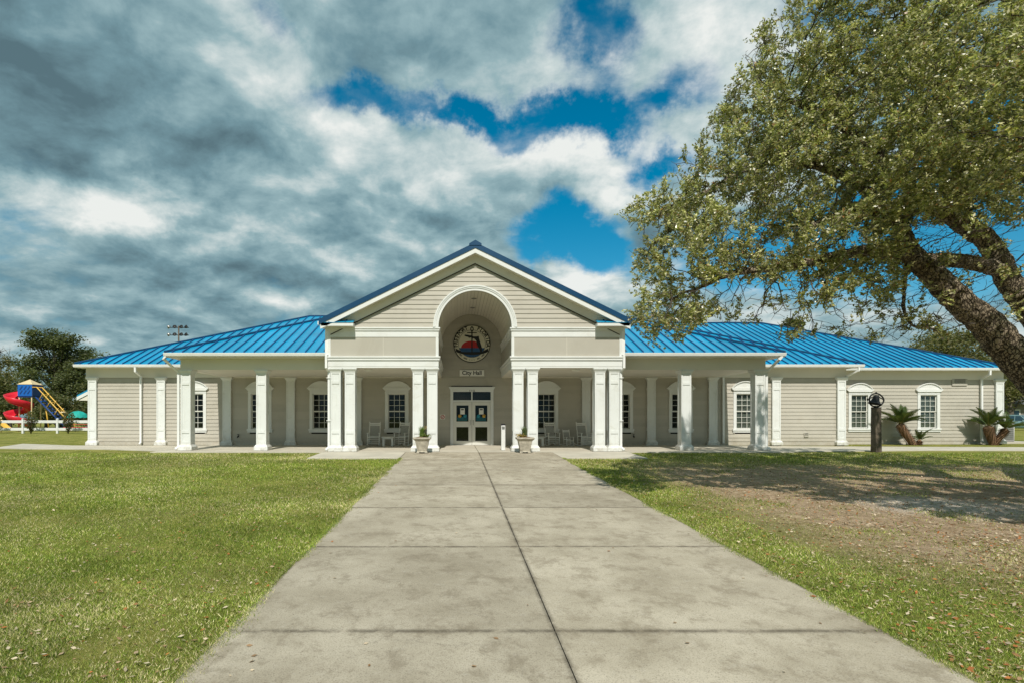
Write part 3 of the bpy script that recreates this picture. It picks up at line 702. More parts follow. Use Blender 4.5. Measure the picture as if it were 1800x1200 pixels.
def arch_ring(r0, r1, y0, y1, name, mat, parent, n=40):
    v = []; f = []
    for k in range(n+1):
        a = math.pi*k/n
        for r, y in ((r0, y0), (r1, y0), (r1, y1), (r0, y1)): v.append((CX+r*math.cos(a), y, ZS+r*math.sin(a)))
    for k in range(n):
        for j in range(4): f.append((k*4+j, k*4+(j+1) % 4, k*4+4+(j+1) % 4, k*4+4+j))
    f += [(3, 2, 1, 0), (n*4, n*4+1, n*4+2, n*4+3)]
    return MB().add(v, f).build(name, mat, parent)
arch_ring(1.445, 1.545, YP-.07, YP+.01, 'arch_trim', M['white'], gab); arch_ring(1.5455, 1.60, YP-.095, YP+.01, 'arch_trim', M['white'], gab); arch_ring(1.6005, 1.655, YP-.115, YP+.01, 'arch_trim', M['white'], gab)
# barrel vault of narrow boards
nb = 32; vault = MB()
vault = arch_ring(1.475, 1.52, YP+.011, YW-.04, 'vault', M['timber'], hall)
for k in range(nb):
    a0, a1 = math.pi*k/nb+.0028, math.pi*(k+1)/nb-.0028; v = []
    for y in (YP+.012, YW-.042):
        for r in (1.462, 1.474):
            for a in (a0, (a0+a1)/2, a1): v.append((CX+r*math.cos(a), y, ZS+r*math.sin(a)))
    MB().add(v, [(0, 1, 7, 6), (1, 2, 8, 7), (3, 9, 10, 4), (4, 10, 11, 5), (0, 6, 9, 3), (2, 5, 11, 8), (0, 3, 4, 1), (1, 4, 5, 2)]).build('ceiling_board', M['board'], vault)
for y in (24.0, 26.0):
    q = MB(); q.lathe([(0, 0), (.11, 0), (.12, -.015), (.085, -.02), (.07, .02), (0, .02)], CX, y, ZS+1.455, 20); q.build('recessed_light', M['metal'], hall)
for x in (-3.6, 4.85):
    q = MB(); q.lathe([(.17, 0), (.175, -.02), (.155, -.05), (.10, -.085), (0, -.10)], x, 23.2, 3.311, 24); q.build('ceiling_light', M['muntin'], hall)
# gable roof, rake boards, frieze, returns
def chev(zt, zb, wd, y0, y1, wi_=0.0):
    b = MB()
    for s in (-1, 1):
        p = [(CX, zb), (CX, zt), (CX+s*wd, zt-GM*wd), (CX+s*wd, zb-GM*wd)]
        b.prism(p[::-1] if s < 0 else p, y0, y1) if False else b.prism(p if s < 0 else p[::-1], y0, y1)
    return b
YG = YP-.42
grf = chev(8.075, 7.92, 6.05, YG+.07, 34).build('gable_roof', M['roof'], hall)
chev(8.11, 7.90, 6.08, YG-.03, YG+.069).build('rake_edge', M['navy'], grf)
chev(7.899, 7.71, 6.02, YG, YG+.05).build('rake_fascia', M['white'], grf)
chev(7.76, 7.735, 5.98, YG+.051, YP-.06).build('rake_soffit', M['cream'], grf)
chev(7.735, 7.39, 5.72, YP-.06, YP-.036).build('rake_frieze', M['cream'], grf)
chev(7.40, 7.365, 5.70, YP-.075, YP-.06).build('rake_dark_strip', M['dark'], grf)  # thin near-black strip along the foot of the rake frieze
MB().prism([(CX-.24, 7.99), (CX+.24, 7.99), (CX+.24, 8.06), (CX, 8.20), (CX-.24, 8.06)], YG-.05, 30).build('ridge_cap', M['navy'], grf)
for s in (-1, 1):
    x0, x1 = sorted((CX+s*6.0, CX+s*4.74))
    r = MB().box(x0, x1, YG, YG+.04, 4.875, 5.005, .004).box(*sorted((CX+s*4.74, CX+s*4.78)), YG+.041, YP-.09, 4.875, 5.0).build('eave_return', M['white'], grf)
    MB().box(*sorted((CX+s*4.785, CX+s*5.98)), YG+.041, YP-.09, 4.88, 4.90).build('return_soffit', M['cream'], grf)
    MB().slab([(x0, YG-.02), (x1, YG-.02), (x1, YP-.07), (x0, YP-.07)], lambda x, y: 5.02+.42*(y-YG), .012).build('return_roof', M['roof'], grf)
    for k in range(1, 4):
        xk = x0+(x1-x0)*k/4
        MB().slab([(xk-.015, YG-.02), (xk+.015, YG-.02), (xk+.015, YP-.07), (xk-.015, YP-.07)], lambda x, y: 5.05+.42*(y-YG), .025).build('standing_seam', M['rib'], grf)
    e = CX+s*6.02
    MB().box(*sorted((e, e+s*.11)), YG+.02, 30, 4.93, 5.06).build('gable_gutter', M['gutter'], grf)
    MB().box(*sorted((CX+s*5.805, CX+s*6.0)), YG+.05, 30, 4.90, 4.92).build('side_soffit', M['cream'], grf)
# downspouts
def spout(pts, r=.062):
    o = MB().tube(pts, r, 4, False).build('downspout', M['gutter'], hall); return o
def spout_wall(x, yw, y_e, z_e):
    spout([(x, y_e, z_e-.14), (x, y_e, z_e-.34), (x, yw-.14, z_e-.55), (x, yw-.14, .14), (x, yw-.26, .05)])
spout_wall(-15.36, YW, YA-.03, ZA); spout_wall(26.9, YB, Y2-.03, Z2)
spout([(12.98, YW-.1, 3.30), (12.98, YW-.1, .1)], .06)
spout([(-12.35+.72, YE-.02, ZE-.14), (-11.75+.02, YE-.02, ZE-.24), (-11.42, 23.34, 3.18), (-11.42, 23.34, .16), (-11.50, 23.2, .05)])
spout([(13.0, YE-.02, ZE-.14), (12.9, YE-.02, ZE-.26), (12.74, 23.40, 3.20), (12.74, 23.40, .16), (12.8, 23.2, .05)])
for s in (-1, 1):
    x = CX+s*5.86; spout([(x, YP-.10, 3.80), (x, YP-.10, 3.30), (x-s*.06, YP+.12, 3.14), (x-s*.06, YP+.12, .18), (x+s*.02, YP-.06, .05)])
    for zb_ in (1.2, 2.9): MB().box(x-s*.06-.085, x-s*.06+.085, YP+.035, YP+.05, zb_, zb_+.03).build('bracket', M['gutter'], hall)
    MB().box(x-.065, x+.065, YP-.03, YP-.0, 3.81, 5.05).build('corner_leader', M['gutter'], hall)
spout([(19.2, YA-.03, ZA-.14), (19.2, YA-.03, ZA-.30), (18.97, YW-.12, 3.35), (18.97, YW-.12, 3.15)], .055)
# wall vents and taps
def vent(x, z, wv, hv, yw, n):
    o = MB().box(x-wv/2, x+wv/2, yw-.075, yw-.03, z-hv/2, z+hv/2, .006).build('wall_vent', M['panel'], hall)
    MB().box(x-wv*.36, x+wv*.36, yw-.079, yw-.0755, z-hv*.12, z+hv*.40).build('vent_opening', M['dark'], o)
    for k in range(n): MB().box(x-wv*.36, x+wv*.36, yw-.092, yw-.0795, z-hv*.10+k*hv*.5/n, z-hv*.10+k*hv*.5/n+.03).build('louvre', M['panel'], o)
vent(25.85, 3.16, .78, .36, YB, 3); vent(17.05, .50, .22, .22, YW, 2)
for x in (-10.65, 8.62):
    q = MB(); q.tube([(x, YW-.03, .44), (x, YW-.12, .44), (x, YW-.16, .37)], .028, 8); q.tube([(x, YW-.10, .46), (x, YW-.10, .53)], .012, 6); q.lathe([(0, 0), (.05, 0), (.05, .015), (0, .015)], x, YW-.10, .53, 12); q.lathe([(0, 0), (.05, 0)], x, YW, .4)
    q.build('garden_tap', M['black'], hall)

# ------------------------------------------------------------------ signs on the entrance wall
YS = YW-.045
sg = static_root('name_sign', (DX, YS, 3.36), 'small white City Hall sign above the double doors', 'sign')
MB().box(DX-.60, DX+.60, YS-.03, YS, 3.36, 3.66, .006).build('sign_board', M['paper'], sg)
link('sign_lettering', text_mesh('City Hall', .27, M['lettering'], .006), sg, (DX, YS-.034, 3.515))
se = static_root('town_seal', (DX, YS, 4.0), 'round painted town seal with anchor on the entrance wall', 'emblem')
SX, SZ = DX, 4.92
def disc(r, y0, y1, name, mat, parent, clip=None, n=56, dz=0.0):
    pts = [(SX+r*math.cos(2*math.pi*k/n), SZ+dz+r*math.sin(2*math.pi*k/n)) for k in range(n)]
    if clip: pts = [(x, min(max(z, clip[0]), clip[1])) for x, z in pts]
    return MB().prism(pts, y0, y1).build(name, mat, parent)
M['seal_cream'] = pm('seal cream', (.66, .63, .50), .5, .06, 2); M['seal_blue'] = pm('seal blue', (.02, .085, .22), .5, .15, 3); M['seal_dark'] = pm('seal dark blue', (.012, .035, .085), .5, .1, 3)
sd = disc(.906, YS-.05, YS, 'seal_disc', M['lettering'], se)
disc(.868, YS-.056, YS-.0501, 'rim_field', M['seal_cream'], sd)
disc(.665, YS-.060, YS-.0561, 'inner_ring', M['lettering'], sd)
disc(.648, YS-.064, YS-.0601, 'inner_field', M['seal_cream'], sd)
# red sun, two bands of water
n = 40; a = [(SX+.50*math.cos(math.pi*k/n)-.03, SZ-.22+.36*math.sin(math.pi*k/n)) for k in range(n+1)]
MB().prism(a, YS-.067, YS-.0641).build('painted_sun', M['redprint'], sd)
def chord(z0, z1, y, mat, rr=.645):
    pts = []
    for k in range(21):
        z = z0+(z1-z0)*k/20; pts.append((math.sqrt(max(1e-6, rr*rr-z*z)), z))
    poly = [(SX-x, SZ+z) for x, z in pts][::-1]+[(SX+x, SZ+z) for x, z in pts]
    MB().prism(poly[::-1], y, YS-.0642).build('painted_water', M[mat], sd)
chord(-.40, -.20, -.0685+YS, 'seal_blue'); chord(-.64, -.4005, -.069+YS, 'seal_blue'); chord(-.43, -.385, YS-.0705, 'seal_dark')
# the state outline
fl = [(-.36, .40), (-.33, .43), (.03, .38), (.06, .345), (.25, .345), (.29, .37), (.335, .36), (.345, .25), (.42, .02), (.485, -.20), (.50, -.34), (.46, -.42), (.40, -.38), (.36, -.25), (.27, -.12), (.23, -.02), (.215, .12), (.15, .20), (.08, .255), (.03, .23), (-.06, .29), (-.14, .27), (-.18, .31), (-.36, .365)]
MB().prism([(SX+x, SZ+z) for x, z in fl][::-1], YS-.074, YS-.0711).build('state_outline', M['lettering'], sd)
# anchor: shank, stock, ring, arms
an = MB(); an.box(SX-.03, SX+.03, YS-.08, YS-.0745, SZ-.42, SZ+.60); an.box(SX-.235, SX+.235, YS-.081, YS-.0746, SZ+.50, SZ+.545)
v = []; f = []
for k in range(25):
    t_ = 2*math.pi*k/24
    for r in (1.0, .55): v.append((SX-.0+.085*r*math.cos(t_), YS-.082, SZ+.70+.125*r*math.sin(t_)))
for k in range(24): f.append((2*k, 2*k+1, 2*k+3, 2*k+2))
an.add(v, f)
arm = [( .79*math.cos(t_), .17*math.sin(t_)-.27) for t_ in np.linspace(math.pi*1.0, math.pi*2.0, 25)]
v = []; f = []
for k, (x, z) in enumerate(arm):
    wd = .035+.03*(1-abs(k-12)/12); v += [(SX+x, YS-.0815, SZ+z-.03+wd), (SX+x, YS-.0815, SZ+z-.03-wd)]
    if k: f.append((2*k-2, 2*k-1, 2*k+1, 2*k))
an.add(v, f)
for s in (-1, 1): an.add([(SX+s*.81, YS-.082, SZ-.21), (SX+s*.52, YS-.082, SZ-.36), (SX+s*.58, YS-.082, SZ-.43), (SX+s*.73, YS-.082, SZ-.40)], [(0, 1, 2, 3)])
an.build('anchor', M['lettering'], sd)
def ring_text(s, r, a0, a1, size, name, inward=False):
    for i, ch in enumerate(s):
        if ch == ' ': continue
        a = R(a0+(a1-a0)*i/max(1, len(s)-1)); me = text_mesh(ch, size, M['lettering'], size*.035)
        rot = (a-math.pi/2) if not inward else (a+math.pi/2)
        o = link(name, me, sd, (SX+r*math.cos(a), YS-.060, SZ+r*math.sin(a))); o.rotation_euler = (0, -rot, 0)
ring_text('FREEPORT', .775, 188, 111, .235, 'seal_letter'); ring_text('FLORIDA', .775, 66, -7, .235, 'seal_letter')
ring_text('EST. 1830', .775, 221, 250, .10, 'seal_letter', True); ring_text('INC. 1963', .775, 290, 319, .10, 'seal_letter', True)
for a in (262, 270, 278):
    st = [(SX+.775*math.cos(R(a))+(.028 if k % 2 == 0 else .012)*math.sin(math.pi*k/5), SZ+.775*math.sin(R(a))+(.028 if k % 2 == 0 else .012)*math.cos(math.pi*k/5)) for k in range(10)]
    MB().prism(st, YS-.060, YS-.0563).build('star', M['lettering'], sd)
ns = static_root('no_smoking_sign', (-.69, YS, 1.26), 'small square no smoking sign left of the doors', 'sign')
q = MB().box(-.805, -.575, YS-.012, YS, 1.26, 1.49, .004).build('sign_plate', M['paper'], ns)
v = []; f = []
for k in range(33):
    t_ = 2*math.pi*k/32
    for r in (.098, .068): v.append((-.69+r*math.cos(t_), YS-.015, 1.375+r*math.sin(t_)))
for k in range(32): f.append((2*k, 2*k+1, 2*k+3, 2*k+2))
b = MB().add(v, f); b.add([(-.75, YS-.0155, 1.325), (-.735, YS-.0155, 1.31), (-.63, YS-.0155, 1.425), (-.645, YS-.0155, 1.44)], [(0, 1, 2, 3)]); b.build('prohibition_ring', M['redprint'], q)
MB().box(-.74, -.64, YS-.0145, YS-.0125, 1.365, 1.385).build('cigarette_mark', M['redprint'], q)

# ------------------------------------------------------------------ porch furniture
def make_rocker(name, loc, rz, sc, label):
    r = root(name, loc, rz, label, 'rocking chair', 'white rocking chairs on the porch'); r.scale = (sc,)*3
    W = .28
    for s in (-1, 1):
        x = s*W
        MB().tube(catmull([(x, -.40, .09), (x, -.2, .035), (x, .05, .022), (x, .28, .05), (x, .50, .12)], 5), .022, 6).build('rocker', M['chairwhite'], r)
        MB().tube([(x, -.24, .04), (x, -.24, .62)], .022, 8).build('front_leg', M['chairwhite'], r)
        MB().tube([(x*.95, .16, .04), (x*.95, .17, .42), (x*.93, .34, 1.13)], .021, 8).lathe([(0, .05), (.02, .035), (.028, .01), (.02, -.01)], x*.93, .345, 1.14, 10).build('back_post', M['chairwhite'], r)
        MB().box(x-.045, x+.045, -.30, .24, .62, .642, .008).build('armrest', M['chairwhite'], r)
        for z in (.17, .29): MB().tube([(x, -.24, z), (x*.95, .165, z+.01)], .012, 6).build('side_stretcher', M['chairwhite'], r)
    MB().box(-.27, .27, -.26, .17, .405, .43, .01).build('seat', M['weave'], r)
    MB().tube([(-.28, -.25, .415), (.28, -.25, .415)], .02, 8).build('seat_rail', M['chairwhite'], r)
    for z in (.15, .24, .33): MB().tube([(-W, -.24, z), (W, -.24, z)], .013, 6).build('front_stretcher', M['chairwhite'], r)
    b = MB()
    for k in range(9):
        x = -.19+k*.0475; b.add([(x-.019, .185, .47), (x+.019, .185, .47), (x+.019, .315, 1.00), (x-.019, .315, 1.00), (x-.019, .20, .47), (x+.019, .20, .47), (x+.019, .33, 1.00), (x-.019, .33, 1.00)], [(0, 1, 2, 3), (7, 6, 5, 4), (0, 3, 7, 4), (1, 5, 6, 2)])
    b.build('backrest', M['weave'], r)
    for z, y, h in ((.465, .18, .02), (1.01, .318, .02), (1.085, .335, .03)): MB().box(-.26, .26, y-.012, y+.012, z-h, z+h, .006).build('back_rail', M['chairwhite'], r)
    return r
make_rocker('rocking_chair', (-3.92, 26.95, 0), R(0), .97, 'white rocking chair facing forward, leftmost on the porch')
make_rocker('rocking_chair', (-2.60, 26.95, 0), R(-22), .97, 'white rocking chair turned between side table and left planter columns')
make_rocker('rocking_chair', (4.52, 27.0, 0), R(14), .97, 'white rocking chair in front of the window right of the doors')
make_rocker('rocking_chair', (5.28, 26.95, 0), R(20), .66, 'small child-size white rocking chair between two full-size ones')
make_rocker('rocking_chair', (6.05, 27.0, 0), R(16), .97, 'white rocking chair rightmost on the porch')
def table(loc, label):
    r = root('side_table', loc, 0, label, 'table', 'white porch side tables')
    MB().box(-.30, .30, -.22, .22, .40, .44, .01).build('table_top', M['chairwhite'], r)
    MB().box(-.24, .24, -.17, .17, .34, .399).build('apron', M['chairwhite'], r)
    for sx in (-1, 1):
        for sy in (-1, 1): MB().box(*sorted((sx*.16, sx*.25)), *sorted((sy*.11, sy*.18)), 0, .399, .008).build('leg', M['chairwhite'], r)
table((-3.24, 26.85, 0), 'low white side table between the two left rocking chairs')
table((3.84, 26.9, 0), 'low white side table half hidden behind the right column pair')
ash = root('ashtray_post', (-1.36, 24.2, 0), 0, 'slim brown ashtray post seen between the left column pair', 'ashtray')
MB().lathe([(0, 0), (.16, 0), (.16, .03), (.045, .10), (.035, .6), (.035, .86), (0, .86)], seg=16).build('stem', M['timber'], ash)
MB().lathe([(.03, .84), (.085, .88), (.095, .95), (.07, 1.0), (0, 1.01)], seg=16).build('cap', M['tan'], ash)
bo = root('door_button_post', (1.905, 23.35, 0), 0, 'white door-opener post standing by the right columns', 'post')
MB().box(-.082, .082, -.07, .07, 0, 1.02, .01).build('post', M['white'], bo)
MB().box(-.088, .088, -.076, .076, 1.021, 1.085, .012).build('cap', M['black'], bo)
MB().box(-.058, .058, -.083, -.071, .86, .99, .008).build('push_plate', M['metal'], bo)

def leaf_quads(centers, length, width, cols, up=0.5, seed=0, sunny=0.0, outw=None):
    """one diamond per leaf; centres (n,3)"""
    g = np.random.default_rng(seed); n = len(centers)
    d = g.normal(size=(n, 3)); d[:, 2] *= .55
    if outw is not None: d += outw
    d /= np.linalg.norm(d, axis=1)[:, None]+1e-9
    nr = g.normal(size=(n, 3)); nr[:, 2] += up*2+sunny*.75; nr[:, 1] -= sunny*.66; side = np.cross(d, nr); side /= np.linalg.norm(side, axis=1)[:, None]+1e-9
    L = length*g.uniform(.55, 1.4, (n, 1)); W_ = width*g.uniform(.7, 1.2, (n, 1))
    v = np.stack([centers-d*L*.5, centers+side*W_*.5+d*L*.05, centers+d*L*.5, centers-side*W_*.5+d*L*.05], 1).reshape(-1, 3)
    fc = np.arange(n*4).reshape(n, 4)
    ci = g.integers(0, len(cols), n); c = np.array(cols)[ci]*g.uniform(.72, 1.25, (n, 1))
    return v, fc, np.clip(c, 0, 1)
GREENS = [(.045, .075, .016), (.06, .095, .022), (.085, .12, .03), (.10, .125, .035)]
def grass_tuft(c, n, h, spread, seed, cols):
    g = np.random.default_rng(seed); a = g.uniform(0, 2*math.pi, n); lean = g.uniform(.05, 1.0, n)*spread; hh = h*g.uniform(.6, 1.0, n)
    base = np.array(c)+np.stack([g.normal(0, .035, n), g.normal(0, .035, n), np.zeros(n)], 1)
    dr = np.stack([np.cos(a), np.sin(a), np.zeros(n)], 1); sd_ = np.stack([-np.sin(a), np.cos(a), np.zeros(n)], 1)*.007
    V = []; F = []; C = []
    m1 = base+dr*(lean*.35)[:, None]+np.array([0, 0, 1])*(hh*.6)[:, None]; tip = base+dr*lean[:, None]+np.array([0, 0, 1])*hh[:, None]
    v = np.stack([base-sd_, base+sd_, m1+sd_, m1-sd_, tip+sd_*.15, tip-sd_*.15], 1).reshape(-1, 3)
    k = np.arange(n)[:, None]*6; f = np.concatenate([k+np.array([0, 1, 2, 3]), k+np.array([3, 2, 4, 5])], 0)
    cc = np.array(cols)[g.integers(0, len(cols), n)]*g.uniform(.8, 1.3, (n, 1)); return v, f, np.concatenate([cc, cc])
def planter(x, y, lab_p, lab_g, cols, side):
    z = gz(y)+.006
    p = root('planter', (x, y, z), 0, lab_p, 'planter', 'stone planters beside the walk')
    b = MB(); b.frustum(0, 0, .40, .40, .05, .375, .375, .085); b.frustum(0, 0, .36, .36, .085, .52, .52, .48); b.frustum(0, 0, .52, .52, .48, .66, .66, .545); b.box(-.335, .335, -.335, .335, .5455, .60, .012)
    b.build('pot', M['planter'], p)
    for sx in (-1, 1):
        for sy in (-1, 1): MB().box(*sorted((sx*.10, sx*.21)), *sorted((sy*.10, sy*.21)), 0, .05, .01).build('foot', M['planter'], p)
    MB().lathe([(0, .03), (.15, .025), (.27, .002)], 0, 0, .60, 12).build('mulch', M['soil'], p)
    t_ = root('potted_grass', (x, y, z+.6), 0, lab_g, 'plant', 'plants in the stone planters')
    v, f, c = grass_tuft((-.02, 0, 0.02), 150, .42, .16, int(x*10)+50, cols)
    link('blades', big_mesh('blades', v, f, M['plantleaf'], c), t_)
    g = np.random.default_rng(5); ctr = g.normal(0, .075, (240, 3))*np.array([1.3, 1, .45])+np.array([.15*side, -.08, .07])
    v, f, c = leaf_quads(ctr, .06, .035, [(.12, .17, .03), (.16, .20, .04)] if side > 0 else [(.42, .27, .06), (.5, .34, .10), (.2, .2, .05)], .8, 3)
    link('leaves', big_mesh('leaves', v, f, M['plantleaf'], c), t_)
planter(-1.32, 21.75, 'tapered stone planter left of the walk', 'bright green grass tuft with low leaves in the left planter', [(.07, .14, .02), (.11, .18, .03), (.15, .19, .05)], 1)
planter(2.60, 21.75, 'tapered stone planter right of the walk', 'stiff dark grass tuft above yellow dry leaves in the right planter', [(.06, .11, .03), (.08, .12, .04), (.13, .15, .06)], -1)

# ------------------------------------------------------------------ bell on its post
be = root('post_bell', (16.66, 22.6, -.03), R(4), 'black cast-iron bell in a yoke on a weathered timber post', 'bell')
b = MB(); nseg = 10
b.tube([(0, 0, 0), (.004, 0, .5), (-.004, .003, 1.1), (0, 0, 1.74)], [.185, .175, .172, .168], 4, False); b.build('post', M['timber'], be)
MB().box(-.13, .13, -.13, .13, 1.741, 1.775, .01).build('mounting_plate', M['black'], be)
yo = []; 
for k in range(29):
    t_ = -math.pi*.5+2*math.pi*k/28; rr = .30+.02*math.cos(3*t_); yo.append((rr*math.cos(t_)+.0, 0, 2.06+.265*math.sin(t_)))
MB().tube(yo, .03, 8).box(-.02, .02, -.02, .02, 2.31, 2.38).build('yoke', M['black'], be)
q = MB(); q.lathe([(0, .17), (.06, .165), (.095, .13), (.105, .06), (.125, -.03), (.165, -.11), (.225, -.165), (.235, -.175), (.20, -.165), (.11, -.05), (0, .1)], 0, 0, 0, 24)
mt = Matrix.Translation((-.02, 0, 2.09)) @ Matrix.Rotation(R(14), 4, 'Y') @ Matrix.Scale(1.06, 4); q.v = [tuple(mt @ Vector(p)) for p in q.v]; q.build('bell', M['black'], be)
MB().tube([(-.36, 0, 2.08), (-.12, 0, 2.20), (0, 0, 2.26), (.30, 0, 2.08)], .02, 6).tube([(-.36, 0, 2.03), (-.36, 0, 2.13)], .028, 6).build('headstock', M['black'], be)

# ------------------------------------------------------------------ sago palms against the set-back wall
def frond_mesh(L, droop, seed):
    g = random.Random(seed); pts = []; n = 16; x = z = 0.0; a = 0.0
    for k in range(n+1):
        pts.append((x, z)); x += L/n*math.cos(a); z += L/n*math.sin(a); a -= droop/n*(1+.8*k/n)
    V = []; F = []; C = []
    for k in range(n):
        (x0, z0), (x1, z1) = pts[k], pts[k+1]; i = len(V); w_ = .012*(1-k/n)+.004
        V += [(x0, -w_, z0), (x0, w_, z0), (x1, w_, z1), (x1, -w_, z1)]; F.append((i, i+1, i+2, i+3)); C.append((.15, .14, .05))
    m = 34
    for k in range(m):
        u = .16+.84*k/m; j = min(int(u*n), n-1); fx = u*n-j; x0 = pts[j][0]+(pts[j+1][0]-pts[j][0])*fx; z0 = pts[j][1]+(pts[j+1][1]-pts[j][1])*fx
        ll = .20*math.sin(math.pi*min(1, .2+u*.85))*g.uniform(.85, 1.1)+.03
        for s in (-1, 1):
            i = len(V); tx = x0+ll*.62; ty = s*ll*.75; tz = z0+.05*ll+.03
            V += [(x0-.009, 0, z0), (x0+.012, 0, z0), (tx, ty, tz), ((x0+tx)/2-.012, ty*.55, (z0+tz)/2+.01)]; F.append((i, i+1, i+2, i+3)); q_ = g.uniform(.75, 1.3); C.append((.045*q_, .075*q_, .018*q_))
    return big_mesh('frond', np.array(V), np.array(F), M['plantleaf'], np.array(C))
fronds = [frond_mesh(1.0, d, i) for i, d in enumerate((.35, .6, .9, .5))]
def sago_head(parent, c, n, ln, tilt=(0, 0), seed=0, el=(15, 80), az=(0, 360)):
    g = random.Random(seed)
    for k in range(n):
        o = link('frond', fronds[g.randrange(4)], parent, c); e = R(g.uniform(*el)); a = R(az[0]+(az[1]-az[0])*(k+g.random()*.7)/n)
        o.rotation_euler = (Matrix.Rotation(tilt[0], 3, 'Y') @ Matrix.Rotation(a, 3, 'Z') @ Matrix.Rotation(-e, 3, 'Y')).to_euler(); o.scale = (ln*g.uniform(.75, 1.12),)*3
def sago_trunk(parent, pts, rad):
    P2 = catmull(pts, 5); n = len(P2); b = MB(); g = random.Random(3)
    rr = [rad[0]+(rad[1]-rad[0])*k/(n-1) for k in range(n)]
    for q_, sc_ in ((.05, .8), (.10, .4)): P2.append(P2[n-1]+(P2[n-1]-P2[n-2]).normalized()*q_); rr.append(rr[n-1]*sc_)
    b.tube(P2, rr, 12)
    for k in range(n-1):          # stubs of old leaves, spiralling up
        for j in range(11):
            a = 2*math.pi*(j/11+.38*k); t_ = (P2[k+1]-P2[k]).normalized(); s_ = t_.cross(Vector((0, 1, 0))).normalized(); u_ = t_.cross(s_)
            nrm = s_*math.cos(a)+u_*math.sin(a); p = P2[k]+nrm*rr[k]*.9; q_ = nrm.cross(t_)*.028; i = len(b.v)
            b.add([p-q_, p+q_, p+nrm*.085+t_*.04+q_*.5, p+nrm*.085+t_*.04-q_*.5, p+t_*.07], [(0, 1, 2, 3), (3, 2, 4)])
    b.build('trunk', M['sago_trunk'], parent)
s1 = root('sago_palm', (22.85, 28.45, -.03), 0, 'leaning sago palm with one trunk between the two end windows', 'palm', 'sago palms by the wall')
sago_trunk(s1, [(0, 0, -.05), (-.25, 0, .35), (-.5, 0, .68), (-.68, -.02, .98)], (.15, .18)); sago_head(s1, (-.70, -.02, 1.02), 24, 1.2, (R(12), 0), 4, (28, 84))
s3 = root('sago_palm', (23.15, 28.5, -.03), 0, 'tiny sago pup at the foot of the leaning palm', 'palm', 'sago palms by the wall')
sago_trunk(s3, [(0, 0, -.05), (0, 0, .06), (.02, 0, .18)], (.09, .10)); sago_head(s3, (.03, 0, .2), 9, .78, (0, 0), 9, (25, 70))
s2 = root('sago_palm', (26.85, 28.45, -.03), 0, 'stout sago palm with two forked trunks at the building corner', 'palm', 'sago palms by the wall')
sago_trunk(s2, [(-.05, 0, -.05), (-.12, 0, .3), (-.22, 0, .6), (-.25, 0, .86)], (.14, .23)); sago_trunk(s2, [(.05, 0, -.05), (.2, -.03, .3), (.42, -.05, .58), (.5, -.05, .74)], (.12, .17))
sago_head(s2, (-.26, 0, .9), 15, 1.35, (0, 0), 14, (26, 70)); sago_head(s2, (.52, -.05, .78), 12, 1.05, (0, 0), 21, (24, 75))

# utility cabinet on a pad by the corner
ut = static_root('utility_cabinet', (29.6, 30.6, 0), 'grey utility cabinet on a concrete pad beside the right corner', 'cabinet')
MB().box(28.5, 30.7, 29.9, 31.4, -.05, .06, .01).build('pad', M['concrete_floor'], ut); cb = MB().box(28.7, 29.6, 30.2, 30.9, .061, 1.15, .02).build('cabinet_body', M['housewall'], ut)
for k in range(8): MB().box(28.76, 29.54, 30.185, 30.199, .2+k*.1, .25+k*.1).build('louvre', M['metal'], cb)
MB().tube([(29.75, 30.4, .06), (29.75, 30.4, 1.0)], .035, 8).build('conduit', M['gutter'], ut)

